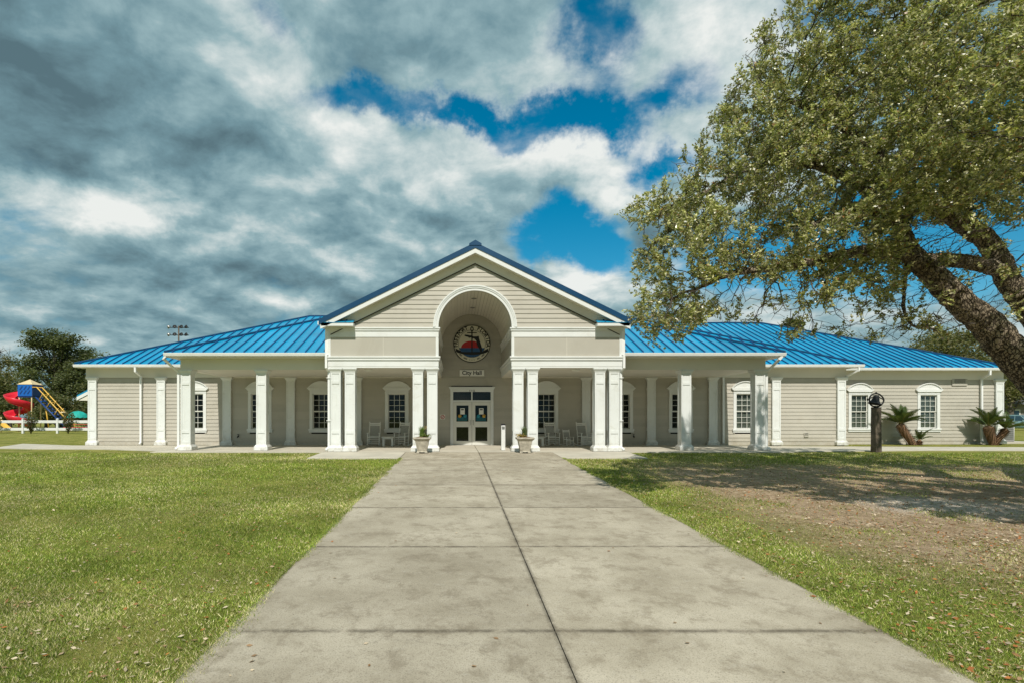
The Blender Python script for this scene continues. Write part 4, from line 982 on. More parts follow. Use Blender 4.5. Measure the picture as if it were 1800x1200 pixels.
# ------------------------------------------------------------------ parked car at the right edge
def wheel(parent, x, y, side, r=.36):
    wl = MB(); pr = [(r*.62, -.10), (r*.93, -.11), (r, -.07), (r, .07), (r*.93, .11), (r*.62, .10)]
    wl.lathe(pr, 0, 0, 0, 22); wl.v = [(x+a, y+c, r+b_) for a, b_, c in wl.v]; wo2 = wl.build('wheel', M['rubber'], parent)
    q = MB(); q.lathe([(0, 0), (r*.2, .01), (r*.3, -.02), (r*.6, -.01), (r*.64, .02)], 0, 0, 0, 20); q.v = [(x+a, y+side*(.085+c), r+b_) for a, b_, c in q.v]; q.build('rim', M['metal'], wo2)
def make_car(loc, rz, label):
    r = root('parked_car', loc, rz, label, 'car')
    # sections along x (front = +x): (x, half width, z bottom, belt height, roof height or None, half roof width)
    L = [(-2.28, .70, .50, .95), (-2.22, .82, .36, 1.02), (-1.9, .89, .26, 1.06), (-1.0, .91, .24, 1.05), (0, .91, .24, 1.03), (.9, .91, .24, 1.02), (1.2, .90, .25, 1.02), (1.75, .87, .26, .96), (2.1, .80, .30, .86), (2.27, .66, .40, .72)]
    V = []; F = []; n = 10
    for x, hw, zb, zt in L:
        for y, z in ((-hw*.9, zb), (-hw, zb+.14), (-hw*1.0, (zb+zt)/2), (-hw*.97, zt-.08), (-hw*.86, zt), (hw*.86, zt), (hw*.97, zt-.08), (hw, (zb+zt)/2), (hw, zb+.14), (hw*.9, zb)): V.append((x, y, z))
    for i in range(len(L)-1):
        for k in range(n): F.append((i*n+k, i*n+(k+1) % n, (i+1)*n+(k+1) % n, (i+1)*n+k))
    F += [tuple(range(n-1, -1, -1)), tuple(range((len(L)-1)*n, len(L)*n))]
    body = MB().add(V, F, True).build('body', M['carpaint'], r)
    T = [(-2.15, .78, 1.02, .70, 1.12), (-1.85, .80, 1.03, .64, 1.60), (-1.2, .81, 1.03, .66, 1.70), (-.2, .81, 1.03, .67, 1.72), (.35, .81, 1.02, .66, 1.66), (1.15, .80, 1.0, .72, 1.05)]
    V = []; F = []
    for x, w0, z0, w1, z1 in T: V += [(x, -w0, z0), (x, -w1, z1), (x, w1, z1), (x, w0, z0)]
    for i in range(len(T)-1):
        for k in range(3): F.append((i*4+k, i*4+k+1, i*4+5+k, i*4+4+k))
    MB().add(V, F, False).build('roof', M['carpaint'], r)
    def qd(pts, nm, mt, off): MB().add([tuple(Vector(p)+Vector(off)) for p in pts], [(0, 1, 2, 3)]).build(nm, M[mt], r)
    qd([(.42, -.62, 1.63), (.42, .62, 1.63), (1.10, .70, 1.08), (1.10, -.70, 1.08)], 'windscreen', 'carglass', (.012, 0, .012))
    qd([(-2.13, -.66, 1.16), (-2.13, .66, 1.16), (-1.88, .60, 1.56), (-1.88, -.60, 1.56)], 'rear_window', 'carglass', (-.012, 0, .01))
    for s in (-1, 1):
        for (a, c, ta, tc_) in ((-1.75, -1.05, -1.72, -1.02), (-.98, -.10, -.95, -.08), (-.02, .85, -.02, .38)):
            qd([(a, s*.80, 1.08), (c, s*.80, 1.08), (tc_, s*.69, 1.60), (ta, s*.69, 1.60)], 'side_window', 'carglass', (0, s*.014, 0))
        MB().box(.62, .80, *sorted((s*.90, s*1.08)), 1.02, 1.16, .03).build('mirror', M['carpaint'], r)
        MB().box(2.06, 2.20, *sorted((s*.46, s*.74)), .70, .82, .03).build('headlight', M['headlight'], r)
        for x in (-1.38, 1.40):
            wheel(r, x, s*.80, s)
            v_ = []; f_ = []
            for k in range(13):
                a = math.pi*k/12
                for q_ in (.38, .43): v_.append((x+q_*math.cos(a), s*.915, .36+q_*math.sin(a)))
            for k in range(12): f_.append((2*k, 2*k+1, 2*k+3, 2*k+2))
            MB().add(v_, f_).build('wheel_arch', M['rubber'], r)
    MB().box(2.20, 2.285, -.42, .42, .55, .70, .02).build('grille', M['black'], r); MB().box(2.1, 2.30, -.62, .62, .34, .46, .03).build('bumper_intake', M['black'], r)
make_car((61.2, 62, -.035), R(-62), 'pale teal car parked beyond the lawn at the right edge')
hs_ = static_root('grey_house', (72, 78, 0), 'low grey house behind the parked car', 'building')
hw_ = MB().box(64, 84, 78, 88, -.1, 3.2).build('wall', M['housewall'], hs_)
for x in (76.4, 80): 
    wf = MB().box(x-.8, x+.8, 77.93, 77.999, .9, 2.5).build('window', M['white'], hs_); MB().box(x-.65, x+.65, 77.91, 77.929, 1.05, 2.35).build('pane', M['carglass'], wf)
MB().slab([(63, 77), (85, 77), (82, 83), (66, 83)], lambda x, y: 3.2+.4*(y-77), .12).build('roof', M['shingle'], hs_)

# ------------------------------------------------------------------ far left: fence, play area, shed, light pole
fe = static_root('rail_fence', (-38, 50, 0), 'white two-rail fence in front of the playground', 'fence')
px_ = [-47.2+3.03*k for k in range(7)]
for i, x in enumerate(px_):
    MB().box(x-.085, x+.085, 49.9, 50.06, -.05, 1.24, .01).frustum(x, 49.98, .20, .20, 1.24, .03, .03, 1.30).build('post', M['white'], fe)
    if i < len(px_)-1:
        for z in (.22, .88): MB().box(x+.086, px_[i+1]-.086, 49.95, 50.01, z, z+.24, .008).build('rail', M['white'], fe)
def play_tower():
    t_ = root('slide_tower', (-43.5, 58, -.03), 0, 'blue and tan playground tower with a red spiral slide', 'play tower')
    for sx in (-1, 1):
        for sy in (-1, 1): MB().tube([(sx*.62, sy*.62, 0), (sx*.62, sy*.62, 4.9)], .06, 8).build('post', M['tan'], t_)
    MB().box(-.7, .7, -.7, .7, 3.45, 3.56).build('platform', M['navyplastic'], t_)
    for k, (x0, x1, y0, y1) in enumerate(((-.72, .72, -.74, -.69), (-.72, .72, .69, .74), (-.745, -.695, -.68, .68), (.695, .745, -.68, .68))):
        p = MB().box(x0, x1, y0, y1, 3.57, 4.75, .02).build('wall_panel', M['blue'] if k != 3 else M['navyplastic'], t_)
        if k == 0:
            for d in (-.32, .08, .45):
                for e in (0, .42): MB().add([(d-.22, -.752, 3.78+e), (d-.1, -.752, 3.74+e), (d+.16, -.752, 4.12+e), (d+.04, -.752, 4.16+e)], [(0, 1, 2, 3)]).build('slot', M['navyplastic'], p)
    MB().add([(-.78, -.78, 4.74), (.78, -.78, 4.74), (.78, .78, 4.74), (-.78, .78, 4.74), (0, 0, 5.3)], [(0, 1, 4), (1, 2, 4), (2, 3, 4), (3, 0, 4), (3, 2, 1, 0)]).build('roof', M['tan'], t_)
    # spiral slide: an open trough on a helix
    V = []; F = []; n = 90; m = 9; cx, cy, rad = -.72, -.55, .78
    for k in range(n+1):
        u = k/n; a = R(70)+u*2*math.pi*1.8; z = 3.75-3.2*u; c_, s_ = math.cos(a), math.sin(a)
        for j in range(m):
            w_ = -1+2*j/(m-1); rr = rad+w_*.43; zz_ = z+.40*abs(w_)**2.2*(1.6 if w_ > 0 else .7); V.append((cx+rr*c_, cy+rr*s_, zz_))
    for k in range(n):
        for j in range(m-1): F.append((k*m+j, k*m+j+1, (k+1)*m+j+1, (k+1)*m+j))
    sl = MB().add(V, F, True).build('spiral_slide', M['red'], t_); sm_ = sl.modifiers.new('s', 'SOLIDIFY'); sm_.thickness = .05
    MB().tube([(cx, cy, 0), (cx, cy, 3.5)], .07, 8).build('slide_pole', M['red'], t_)
play_tower()
def climber():
    t_ = root('stair_climber', (-42.4, 57.6, -.03), 0, 'steep blue stair with yellow handrails beside the slide tower', 'climber')
    a, c = Vector((.05, 0, 3.45)), Vector((3.3, -.3, .35))
    for s in (-.38, .38):
        MB().tube([a+Vector((0, s, 0)), c+Vector((0, s, 0))], .075, 6).build('stringer', M['navyplastic'], t_)
        MB().tube([a+Vector((-.35, s, 1.0)), a+Vector((.1, s, 1.0)), c+Vector((.25, s, .65)), c+Vector((.45, s, -.3))], .05, 8).build('handrail', M['yellow'], t_)
        for u in (.1, .35, .6, .85): p = a.lerp(c, u)+Vector((0, s, 0)); MB().tube([p, p+Vector((.45, 0, .75))], .032, 6).build('baluster', M['yellow'], t_)
    for k in range(11): p = a.lerp(c, (k+.5)/11); MB().box(p.x-.16, p.x+.16, p.y-.36, p.y+.36, p.z-.03, p.z+.05, .01).build('tread', M['blue'] if k % 2 else M['navyplastic'], t_)
    for u in (.15, .4, .65): p = a.lerp(c, u); MB().tube([p+Vector((.42, -.38, .72)), p+Vector((.42, .38, .72))], .03, 6).build('cross_bar', M['yellow'], t_)
    MB().tube([(.55, .2, 2.9), (1.0, .2, 0)], .06, 8).build('leg', M['yellow'], t_)
    MB().lathe([(0, .1), (.3, .08), (.38, 0), (.3, -.08), (0, -.1)], 2.75, -.3, 1.9, 14).build('lookout_disc', M['tan'], t_)
climber()
def small_slide(loc, rz, mat, label, h):
    t_ = root('toddler_slide', loc, rz, label, 'slide', 'small playground slides'); V = []; F = []; m = 7; n = 14
    for k in range(n+1):
        u = k/n; x = u*h*1.5; z = h*(1-u)**1.2*.95+.15
        for j in range(m): w_ = -1+2*j/(m-1); V.append((x, w_*.32, z+.2*abs(w_)**3))
    for k in range(n):
        for j in range(m-1): F.append((k*m+j, k*m+j+1, (k+1)*m+j+1, (k+1)*m+j))
    o = MB().add(V, F, True).build('chute', M[mat], t_); o.modifiers.new('s', 'SOLIDIFY').thickness = .04
    for s in (-.28, .28): MB().tube([(0, s, 0), (0, s, h+.5)], .05, 8).build('post', M['tan'], t_)
    MB().box(-.5, .02, -.32, .32, h, h+.08).build('platform', M['navyplastic'], t_)
small_slide((-46.9, 55.8, -.03), R(-20), 'purple', 'pale purple slide left of the red spiral slide', 1.7)
small_slide((-42.9, 53.2, -.03), R(-15), 'yellow', 'low yellow slide behind the fence', .95)
um = root('patio_umbrella', (-37.3, 56, -.03), 0, 'teal scalloped umbrella over the playground table', 'umbrella'); um.scale = (1.0, 1.0, 1.0)
V = []; F = []; n = 24
for j, (r, z) in enumerate(((.02, 2.05), (.42, 1.95), (.75, 1.72), (.9, 1.42))):
    for k in range(n): a = 2*math.pi*k/n; V.append((r*math.cos(a), r*math.sin(a), z-(.07 if j == 3 and k % 2 else 0)-(.03*abs(math.sin(4*a)) if j < 3 else 0)))
for j in range(3):
    for k in range(n): F.append((j*n+k, j*n+(k+1) % n, (j+1)*n+(k+1) % n, (j+1)*n+k))
o = MB().add(V, F).build('canopy', M['teal'], um); o.modifiers.new('s', 'SOLIDIFY').thickness = .02
MB().tube([(0, 0, 0), (0, 0, 2.05)], .03, 8).build('pole', M['metal'], um)
tb = root('picnic_table', (-37.1, 56, -.03), R(8), 'orange-red picnic table under the teal umbrella', 'table')
MB().box(-1.1, 1.1, -.4, .4, .70, .75, .02).build('table_top', M['orange'], tb)
for s in (-1, 1):
    MB().box(-1.1, 1.1, *sorted((s*.62, s*.9)), .42, .46, .02).build('bench', M['red'], tb)
    MB().tube([(s*.75, -.7, 0), (s*.75, -.25, .70), (s*.75, .25, .70), (s*.75, .7, 0)], .03, 6).build('leg', M['metal'], tb)
# small building whose eave shows past the left corner
sh = static_root('park_shelter', (-26, 46, 0), 'small blue-roofed outbuilding peeking past the left corner', 'building')
MB().box(-27.9, -24, 45.0, 49, -.1, 2.9).build('wall', M['cream'], sh)
for s, nm in ((1, 'roof'),):
    p = [(-29.65, 3.10), (-24.9, 5.55), (-20, 3.10), (-20, 2.97), (-24.9, 5.40), (-29.65, 2.97)]
    MB().prism(p, 44.4, 49.5).build('roof', M['roof'], sh); MB().prism([(x, z-.14) for x, z in p[:3]]+[(x, z-.26) for x, z in p[3:]], 44.37, 44.42).build('rake_board', M['white'], sh)
    MB().prism([(-29.5, 2.74), (-24.9, 5.1), (-24.9, 5.02), (-28.4, 2.69), (-29.5, 2.69)], 44.43, 45).build('soffit', M['cream'], sh)
    MB().prism([(-29.68, 2.98), (-29.60, 2.98), (-29.60, 2.70), (-29.68, 2.70)], 44.4, 49.5).build('eave_board', M['white'], sh)
lp = root('sports_light', (-44.0, 90, 0), 0, 'tall sports floodlight mast above the left roof', 'floodlight')
MB().tube([(0, 0, 0), (0, 0, 15.8)], [.2, .1], 8).build('mast', M['timber'], lp)
for z in (14.3, 15.5):
    MB().box(-1.6, 1.6, -.05, .05, z, z+.1).build('crossarm', M['black'], lp)
    for x in (-1.5, -.55, .5, 1.25):
        q = MB(); q.lathe([(0, .25), (.12, .22), (.30, -.05), (.30, -.10), (0, -.06)], 0, 0, 0, 14); mt = Matrix.Translation((x, -.15, z+.12)) @ Matrix.Rotation(R(-115 if x > -1 else 60), 4, 'X') @ Matrix.Rotation(R(20*x), 4, 'Y'); q.v = [tuple(mt @ Vector(p)) for p in q.v]; q.build('lamp_head', M['black'] if x > -1.2 else M['metal'], lp)

# ------------------------------------------------------------------ the live oak
def at(px, py, Y): return Vector(((px-803)*Y/1000, Y, CAM_Z+(734-py)*Y/1000))    # planning aid: a spot at depth Y
def make_oak():
    t_ = static_root('live_oak', (13.6, 11.4, gz(11.4)), 'big live oak with thick leaning limbs spreading over the right lawn', 'tree')
    limbs = [
        ([Vector((13.9, 11.4, -.5)), Vector((13.0, 11.4, .75)), at(1797, 640, 11.45), at(1733, 569, 11.5), at(1683, 527, 11.5), at(1637, 481, 11.5), at(1600, 452, 11.45)], [.55, .41, .325, .275, .25, .225, .155]),
        ([Vector((13.9, 11.5, -.5)), Vector((13.9, 11.8, 1.3)), at(1850, 590, 12.3), at(1800, 528, 12.3), at(1768, 485, 12.3), at(1738, 428, 12.3), at(1690, 393, 12.35), at(1650, 370, 12.4)], [.56, .42, .29, .245, .225, .205, .185, .14]),
        ([at(1757, 474, 12.25), at(1700, 461, 12.0), at(1650, 457, 11.8), at(1600, 462, 11.5)], [.17, .15, .14, .12]),
        ([at(1612, 458, 11.5), at(1592, 425, 11.5), at(1582, 398, 11.55), at(1560, 376, 11.6), at(1500, 372, 11.5), at(1420, 400, 11.3)], [.19, .16, .13, .11, .085, .06]),
        ([at(1600, 452, 11.45), at(1540, 440, 11.2), at(1460, 452, 11.0), at(1370, 470, 10.9), at(1290, 480, 10.8), at(1220, 510, 10.8)], [.16, .12, .10, .08, .06, .04]),
        ([at(1650, 370, 12.4), at(1600, 330, 12.5), at(1540, 270, 12.6), at(1460, 210, 12.5), at(1370, 170, 12.3)], [.17, .13, .11, .08, .05]),
        ([at(1560, 376, 11.6), at(1500, 320, 11.8), at(1420, 290, 11.9), at(1330, 290, 11.8), at(1240, 340, 11.7), at(1160, 370, 11.6)], [.11, .09, .08, .06, .05, .03]),
        ([at(1690, 393, 12.35), at(1690, 320, 12.3), at(1670, 240, 12.2), at(1640, 140, 12.0), at(1600, 40, 12.0)], [.17, .13, .11, .08, .05]),
        ([at(1850, 590, 12.3), at(1890, 480, 12.6), at(1880, 350, 12.6), at(1830, 200, 12.6), at(1780, 60, 12.6)], [.28, .22, .18, .13, .08]),
        ([Vector((13.9, 11.8, 1.3)), Vector((15.2, 12.4, 3.2)), Vector((16.6, 12.8, 4.8)), Vector((18.0, 13, 6.0))], [.4, .3, .2, .1]),
        ([Vector((13.9, 11.5, 1.0)), Vector((13.4, 10.0, 2.8)), Vector((12.6, 8.3, 4.5)), Vector((11.2, 7.2, 5.4)), Vector((9.6, 7.2, 5.7))], [.40, .30, .2, .13, .07]),
        ([at(1600, 452, 11.45), at(1590, 500, 11.3), at(1590, 550, 11.2), at(1610, 575, 11.1), at(1640, 578, 11.0)], [.045, .036, .03, .024, .014]),
    ]
    N = []; PA = []; RD = []
    tb_ = MB()
    for pts, rad in limbs:
        cp = catmull(pts, 14); n = len(cp); rr = [float(np.interp(k/(n-1)*(len(rad)-1), range(len(rad)), rad)) for k in range(n)]
        g = random.Random(len(N)); cp2 = []
        for k, p in enumerate(cp): cp2.append(p+Vector((g.uniform(-1, 1), g.uniform(-1, 1), g.uniform(-1, 1)))*rr[k]*.05)
        rr2 = [r*g.uniform(.975, 1.025) for r in rr]
        tb_.tube(cp2, rr2, 22 if rad[0] > .2 else 10)
        for k, p in enumerate(cp2):
            if k == 0: PA.append(-1)
            else: PA.append(len(N)-1)
            N.append(p.copy()); RD.append(rr2[k])
    # knobbly bark: push the limb surface in and out
    from mathutils import noise as mn
    tb_.v = [tuple(Vector(v)+Vector((mn.noise(Vector(v)*6), mn.noise(Vector(v)*6+Vector((9, 0, 0))), mn.noise(Vector(v)*6+Vector((0, 9, 0)))))*.022+Vector((mn.noise(Vector(v)*23), mn.noise(Vector(v)*23+Vector((5, 0, 0))), mn.noise(Vector(v)*23+Vector((0, 5, 0)))))*.014) for v in tb_.v]
    tb_.build('trunk', M['bark'], t_)
    n_limb = len(N)
    # crown volume: (px, py, depth, rx, ry, rz, share)
    E = [(1200, 450, 10.8, .9, 1.5, 1.15, 400), (1140, 368, 11.4, .6, .9, .42, 120), (1180, 545, 10.6, .66, 1.1, .66, 240), (1290, 340, 11.5, 1.35, 1.9, 1.25, 430), (1300, 225, 12.0, .8, 1.4, .9, 150),
         (1375, 150, 12.2, 1.25, 1.8, 1.15, 330), (1430, 60, 12.2, 1.1, 1.9, 1.2, 280), (1430, 320, 11.2, 1.5, 2.2, 1.2, 470), (1380, 435, 10.8, 1.2, 1.7, .6, 240), (1520, 210, 11.6, 1.6, 2.2, 1.4, 520), (1560, 60, 12.0, 1.7, 2.2, 1.6, 450),
         (1600, 330, 11.2, 1.4, 2.0, .85, 360), (1680, 190, 11.4, 1.7, 2.3, 1.3, 470), (1720, 30, 12.0, 1.8, 2.4, 1.8, 420), (1780, 290, 11.2, 1.2, 2.0, 1.1, 300), (1535, 470, 10.9, .95, 1.2, .38, 170), (1470, 420, 11.0, .9, 1.5, .6, 150),
         (1850, 150, 12.2, 2.0, 2.5, 2.0, 300), (1960, 250, 12.4, 2.2, 2.6, 2.0, 240), (1780, 470, 10.2, .55, .6, .5, 50), (2050, 330, 13, 2, 2.5, 1.6, 160), (1600, -90, 12.3, 2.2, 2.4, 1.4, 220),
         (1770, 190, 8.2, 1.2, 1.2, .9, 190), (1720, 60, 8.8, 1.4, 1.3, 1.0, 200), (1800, 320, 8.4, .7, 1.0, .6, 90), (1900, 150, 7.5, 1.4, 1.6, 1.1, 160), (2250, 200, 6.6, 1.8, 1.6, 1.1, 320), (2400, 50, 7.2, 2, 1.8, 1.3, 280), (2450, 330, 6.2, 1.5, 1.4, .8, 180), (2080, 260, 7.6, 1.2, 1.3, .9, 150), (1560, 160, 15.0, 2.6, 1.6, 1.9, 260), (1400, 320, 14.6, 1.8, 1.4, 1.4, 160), (1750, 250, 15.5, 2.2, 1.6, 2.0, 180)]
    g = np.random.default_rng(21); att = []
    for (px, py, Y, rx, ry, rz, n) in E:
        c = at(px, py, Y); u = g.normal(size=(n, 3)); u /= np.linalg.norm(u, axis=1)[:, None]; u *= g.uniform(.15, 1, (n, 1))**.45
        att.append(np.array(c)+u*np.array([rx, ry, rz]))
    # sparse twigs hanging below the crown
    for (px, py, Y, rx, ry, rz, n) in [(1330, 520, 10.9, 1.3, 1.2, .42, 150), (1480, 545, 11.0, 1.6, 1.4, .5, 190), (1620, 560, 11.0, .8, 1.0, .45, 110), (1560, 440, 11.2, 1.2, 1.4, .6, 110), (1700, 470, 11.4, .6, 1.4, .6, 80), (1750, 570, 12.3, .7, .8, .5, 30)]:
        c = at(px, py, Y); u = g.uniform(-1, 1, (n, 3)); att.append(np.array(c)+u*np.array([rx, ry, rz]))
    att = [Vector(a) for a in np.concatenate(att)]
    STEP, DK, DI = .17, .26, 2.6
    for it in range(75):
        if not att: break
        kd = kdtree.KDTree(len(N))
        for i, p in enumerate(N): kd.insert(p, i)
        kd.balance(); acc = {}; left = []
        for a in att:
            co, i, d = kd.find(a)
            if d < DK: continue
            left.append(a)
            if d < (DI if it < 45 else 1.2): acc.setdefault(i, Vector((0, 0, 0))); acc[i] += (a-co).normalized()
        att = left
        if not acc: break
        for i, v in acc.items():
            j = Vector((random.gauss(0, 1), random.gauss(0, 1), random.gauss(0, 1)))*.28
            d = (v.normalized()+j+Vector((0, 0, -.06))).normalized()
            N.append(N[i]+d*STEP); PA.append(i); RD.append(0)
    nN = len(N); kids = [0]*nN; acc2 = [0.0]*nN
    for i in range(nN-1, n_limb-1, -1):
        r2 = acc2[i] if kids[i] else .0058**2.2
        RD[i] = min(.09, r2**(1/2.2)); p = PA[i]; kids[p] += 1; acc2[p] += r2
    # small branches as tapered sticks
    V = []; F = []; C = []
    for i in range(n_limb, nN):
        a, b_ = N[PA[i]], N[i]; r0 = min(RD[PA[i]], RD[i]*1.35); r1 = RD[i]; t2 = (b_-a).normalized(); s_ = t2.cross(Vector((.3, .2, 1))).normalized(); u_ = t2.cross(s_); k0 = len(V); sd_ = 3 if r1 < .012 else 5
        for q, r in ((a-t2*.01, r0), (b_+t2*.012, r1)):
            for k in range(sd_): an_ = 2*math.pi*k/sd_; V.append(q+(s_*math.cos(an_)+u_*math.sin(an_))*r)
        for k in range(sd_): F.append((k0+k, k0+(k+1) % sd_, k0+sd_+(k+1) % sd_, k0+sd_+k))
    # bare zig-zag twiglets
    tips = [i for i in range(n_limb, nN) if RD[i] < .016]
    g2 = random.Random(5)
    for i in tips:
        for _ in range(1):
            p = N[i]; d = (N[i]-N[PA[i]]).normalized()
            for st in range(2):
                d = (d+Vector((g2.gauss(0, .6), g2.gauss(0, .6), g2.gauss(-.05, .5)))).normalized(); q = p+d*.11; s_ = d.cross(Vector((.3, .2, 1))).normalized()*.0042; u_ = d.cross(s_); k0 = len(V)
                V += [p+s_, p-s_*.5+u_*.87, p-s_*.5-u_*.87, q+s_*.7, q-s_*.35+u_*.6, q-s_*.35-u_*.6]; F += [(k0, k0+1, k0+4, k0+3), (k0+1, k0+2, k0+5, k0+4), (k0+2, k0, k0+3, k0+5)]; p = q
    big = big_mesh('branches', np.array([tuple(v) for v in V]), np.array(F), M['twig']); big.polygons.foreach_set('use_smooth', [True]*len(big.polygons)); link('branches', big, t_)
    # leaves on the thin ends; few where the twigs hang bare
    pos = np.array([tuple(N[i]) for i in tips]); sx = pos[:, 0]/pos[:, 1]*1000+803; sy = 734-(pos[:, 2]-CAM_Z)/pos[:, 1]*1000
    bare = ((sy > 488) & (sx > 1265) & ~((sx > 1440) & (sx < 1610) & (sy < 525))) | ((sx > 1585) & (sx < 1900) & (sy > 385)) | (sy > 605)
    hole = np.array([mn.noise(Vector(p)*1.15) for p in pos])
    keep = np.where(bare, g.random(len(tips)) < .10, (hole > np.where(sx > 1560, -.55, -.22)) & (g.random(len(tips)) < .93)); keep &= (pos[:, 1] > 9.4) | (sx > 1900) | (g.random(len(tips)) < .75); keep &= ~((pos[:, 0] > 9.2) & (pos[:, 0] < 11.8) & (pos[:, 1] > 7.5) & (pos[:, 1] < 11.2)) | (g.random(len(tips)) < .75)
    ctr = pos[keep]; ax = ctr-np.array([tuple(N[PA[i]]) for i in tips])[keep]; ax /= np.linalg.norm(ax, axis=1)[:, None]
    # sprays: short leafy shoots standing off every twig end, leaves set along each
    S = g.integers(3, 9, len(ctr)); b0 = np.repeat(ctr, S, 0); d0 = np.repeat(ax, S, 0)+g.normal(0, .75, (S.sum(), 3)); d0[:, 2] += .18; d0 /= np.linalg.norm(d0, axis=1)[:, None]
    b0 = b0+g.normal(0, .05, b0.shape)-np.repeat(ax, S, 0)*g.uniform(0, .12, (len(b0), 1))
    tone = np.repeat(g.uniform(.55, 1.4, len(ctr)), S)*g.uniform(.85, 1.15, len(b0)); K = 15
    u = np.tile(np.linspace(.15, 1.0, K), len(b0))[:, None]; cen = np.repeat(b0, K, 0)+np.repeat(d0, K, 0)*u*np.repeat(g.uniform(.12, .26, (len(b0), 1)), K, 0)+g.normal(0, .016, (len(b0)*K, 3))
    v, f, c = leaf_quads(cen, .066, .034, [(.17, .20, .05), (.24, .27, .07), (.32, .34, .105), (.42, .415, .17), (.50, .475, .25), (.58, .54, .34)], .1, 8, 1.5, np.repeat(d0, K, 0)*.9)  # the palest colours paint sunlit highlights into the leaves
    c *= np.repeat(tone, K)[:, None]
    dead = g.random(len(c)) < .03; c[dead] = np.array([.30, .14, .05])*g.uniform(.6, 1.3, (dead.sum(), 1))
    o = link('crown', big_mesh('crown', v, f, M['leaf'], c), t_); o['kind'] = 'stuff'
    print('oak nodes', nN, 'tips', len(tips), 'leaves', len(c))
make_oak()

# ------------------------------------------------------------------ trees far behind
def far_tree(name, label, x, y, h, rad, cols, ncl, nleaf, lsize, seed, base=.25, group='trees behind the building', flat=.7, bare=False, shape=None):
    g = random.Random(seed); gn = np.random.default_rng(seed)
    t_ = static_root(name, (x, y, -.03), label, 'tree', group)
    tb_ = MB(); tr = h*.026+.08; top = Vector((x+g.uniform(-.05, .05)*h, y, h*.55))
    trunk = catmull([(x, y, -.1), (x+g.uniform(-.03, .03)*h, y, h*base), tuple(top)], 5)
    tb_.tube(trunk, list(np.linspace(tr*1.25, tr*.55, len(trunk))), 8)
    cl = []
    for k in range(ncl):
        for _ in range(40):
            u = Vector((g.uniform(-1, 1), g.uniform(-1, 1), g.uniform(-1, 1)))
            if u.length < 1: break
        u = u*(.55+.45*g.random())
        zc = h*(base+1)*.52+u.z*h*(1-base)*.46; wr = rad*(1 if shape is None else shape((zc/h)))
        cl.append((Vector((x+u.x*wr, y+u.y*wr*.8, zc)), rad*g.uniform(.20, .36)))
    for c, r in cl:
        s_ = trunk[g.randrange(len(trunk)//2, len(trunk))]; mid = s_.lerp(c, .5)+Vector((0, 0, -.06*h*g.random()))
        pts = catmull([s_, mid, c], 4); tb_.tube(pts, list(np.linspace(tr*.42, tr*.08, len(pts))), 5)
        if bare:
            for _ in range(14):
                d = Vector((g.gauss(0, 1), g.gauss(0, 1), g.gauss(.35, .8))).normalized(); m_ = c+d*r*.7; e_ = m_+(d+Vector((g.gauss(0, .5), 0, g.gauss(.2, .5)))).normalized()*r*.9
                tb_.tube([c, m_, e_], [tr*.08, tr*.05, tr*.02], 3)
    tb_.build('trunk', M['bgbark'], t_)
    if bare: return t_
    A = []
    for c, r in cl:
        n = int(nleaf/ncl); u = gn.normal(size=(n, 3)); u /= np.linalg.norm(u, axis=1)[:, None]; u *= gn.uniform(0, 1, (n, 1))**.5*(1+.25*gn.normal(size=(n, 1)))
        A.append(np.array(c)+u*np.array([r*1.15, r*1.05, r*flat]))
    A = np.concatenate(A); v, f, c = leaf_quads(A, lsize, lsize*.55, cols, .6, seed)
    c *= np.repeat(gn.uniform(.75, 1.25, ncl), int(nleaf/ncl))[:, None]
    o = link('crown', big_mesh('crown', v, f, M['bgleaf'], c), t_); o['kind'] = 'stuff'; return t_
DK_ = [(.065, .085, .028), (.088, .108, .038), (.12, .135, .055), (.055, .07, .026)]; OL = [(.12, .12, .045), (.16, .15, .065), (.10, .105, .04)]; TN = [(.15, .145, .06), (.13, .135, .05), (.18, .165, .075), (.10, .115, .04)]
far_tree('oak_tree', 'tall open-crowned oak behind the playground', -53, 76, 13.6, 5.6, DK_, 34, 15000, .34, 31, .28, flat=.55)
far_tree('oak_tree', 'dark oak beside the left corner of the building', -45.5, 72, 10.2, 4.6, DK_, 26, 10000, .34, 32, .15)
far_tree('oak_tree', 'olive tree at the far left edge', -63, 80, 10.4, 5.2, OL, 26, 9000, .36, 33, .1)
far_tree('oak_tree', 'low dark tree directly behind the slide tower', -50.5, 70, 7.6, 4.6, DK_, 24, 9000, .32, 34, .05)
far_tree('oak_tree', 'shorter olive tree left of the slide tower', -57.5, 72, 7.4, 4.4, OL+DK_, 24, 8000, .34, 35, .05)
far_tree('oak_tree', 'dark tree behind the umbrella', -42.8, 69, 6.6, 3.6, DK_+OL, 22, 7500, .32, 36, .03)
far_tree('oak_tree', 'dark tree filling the gap between slide and umbrella', -46.8, 74, 8.6, 4.4, OL+DK_, 22, 8000, .34, 40, .05)
far_tree('oak_tree', 'dusky low tree between umbrella and building corner', -39.5, 70, 5.6, 3.6, DK_+OL, 22, 7000, .32, 48, .0)
far_tree('oak_tree', 'low bushy tree right behind the stair climber', -46.2, 66, 4.4, 3.6, OL+DK_, 20, 7000, .3, 61, .0)
far_tree('oak_tree', 'low bushy tree under the big oak at left', -53.5, 66, 4.6, 3.8, DK_+OL, 20, 7000, .3, 62, .0)
far_tree('oak_tree', 'low bushy tree behind the picnic table', -40.0, 64, 4.0, 3.2, DK_+OL, 20, 6000, .3, 63, .0)
far_tree('bare_tree', 'leafless pale tree at the left edge', -70.5, 86, 12.5, 4.5, DK_, 20, 0, .3, 37, .3, bare=True)
far_tree('oak_tree', 'olive tree beyond the right end of the roof', 57, 66, 12.8, 6.5, TN, 30, 13000, .36, 41, .2)
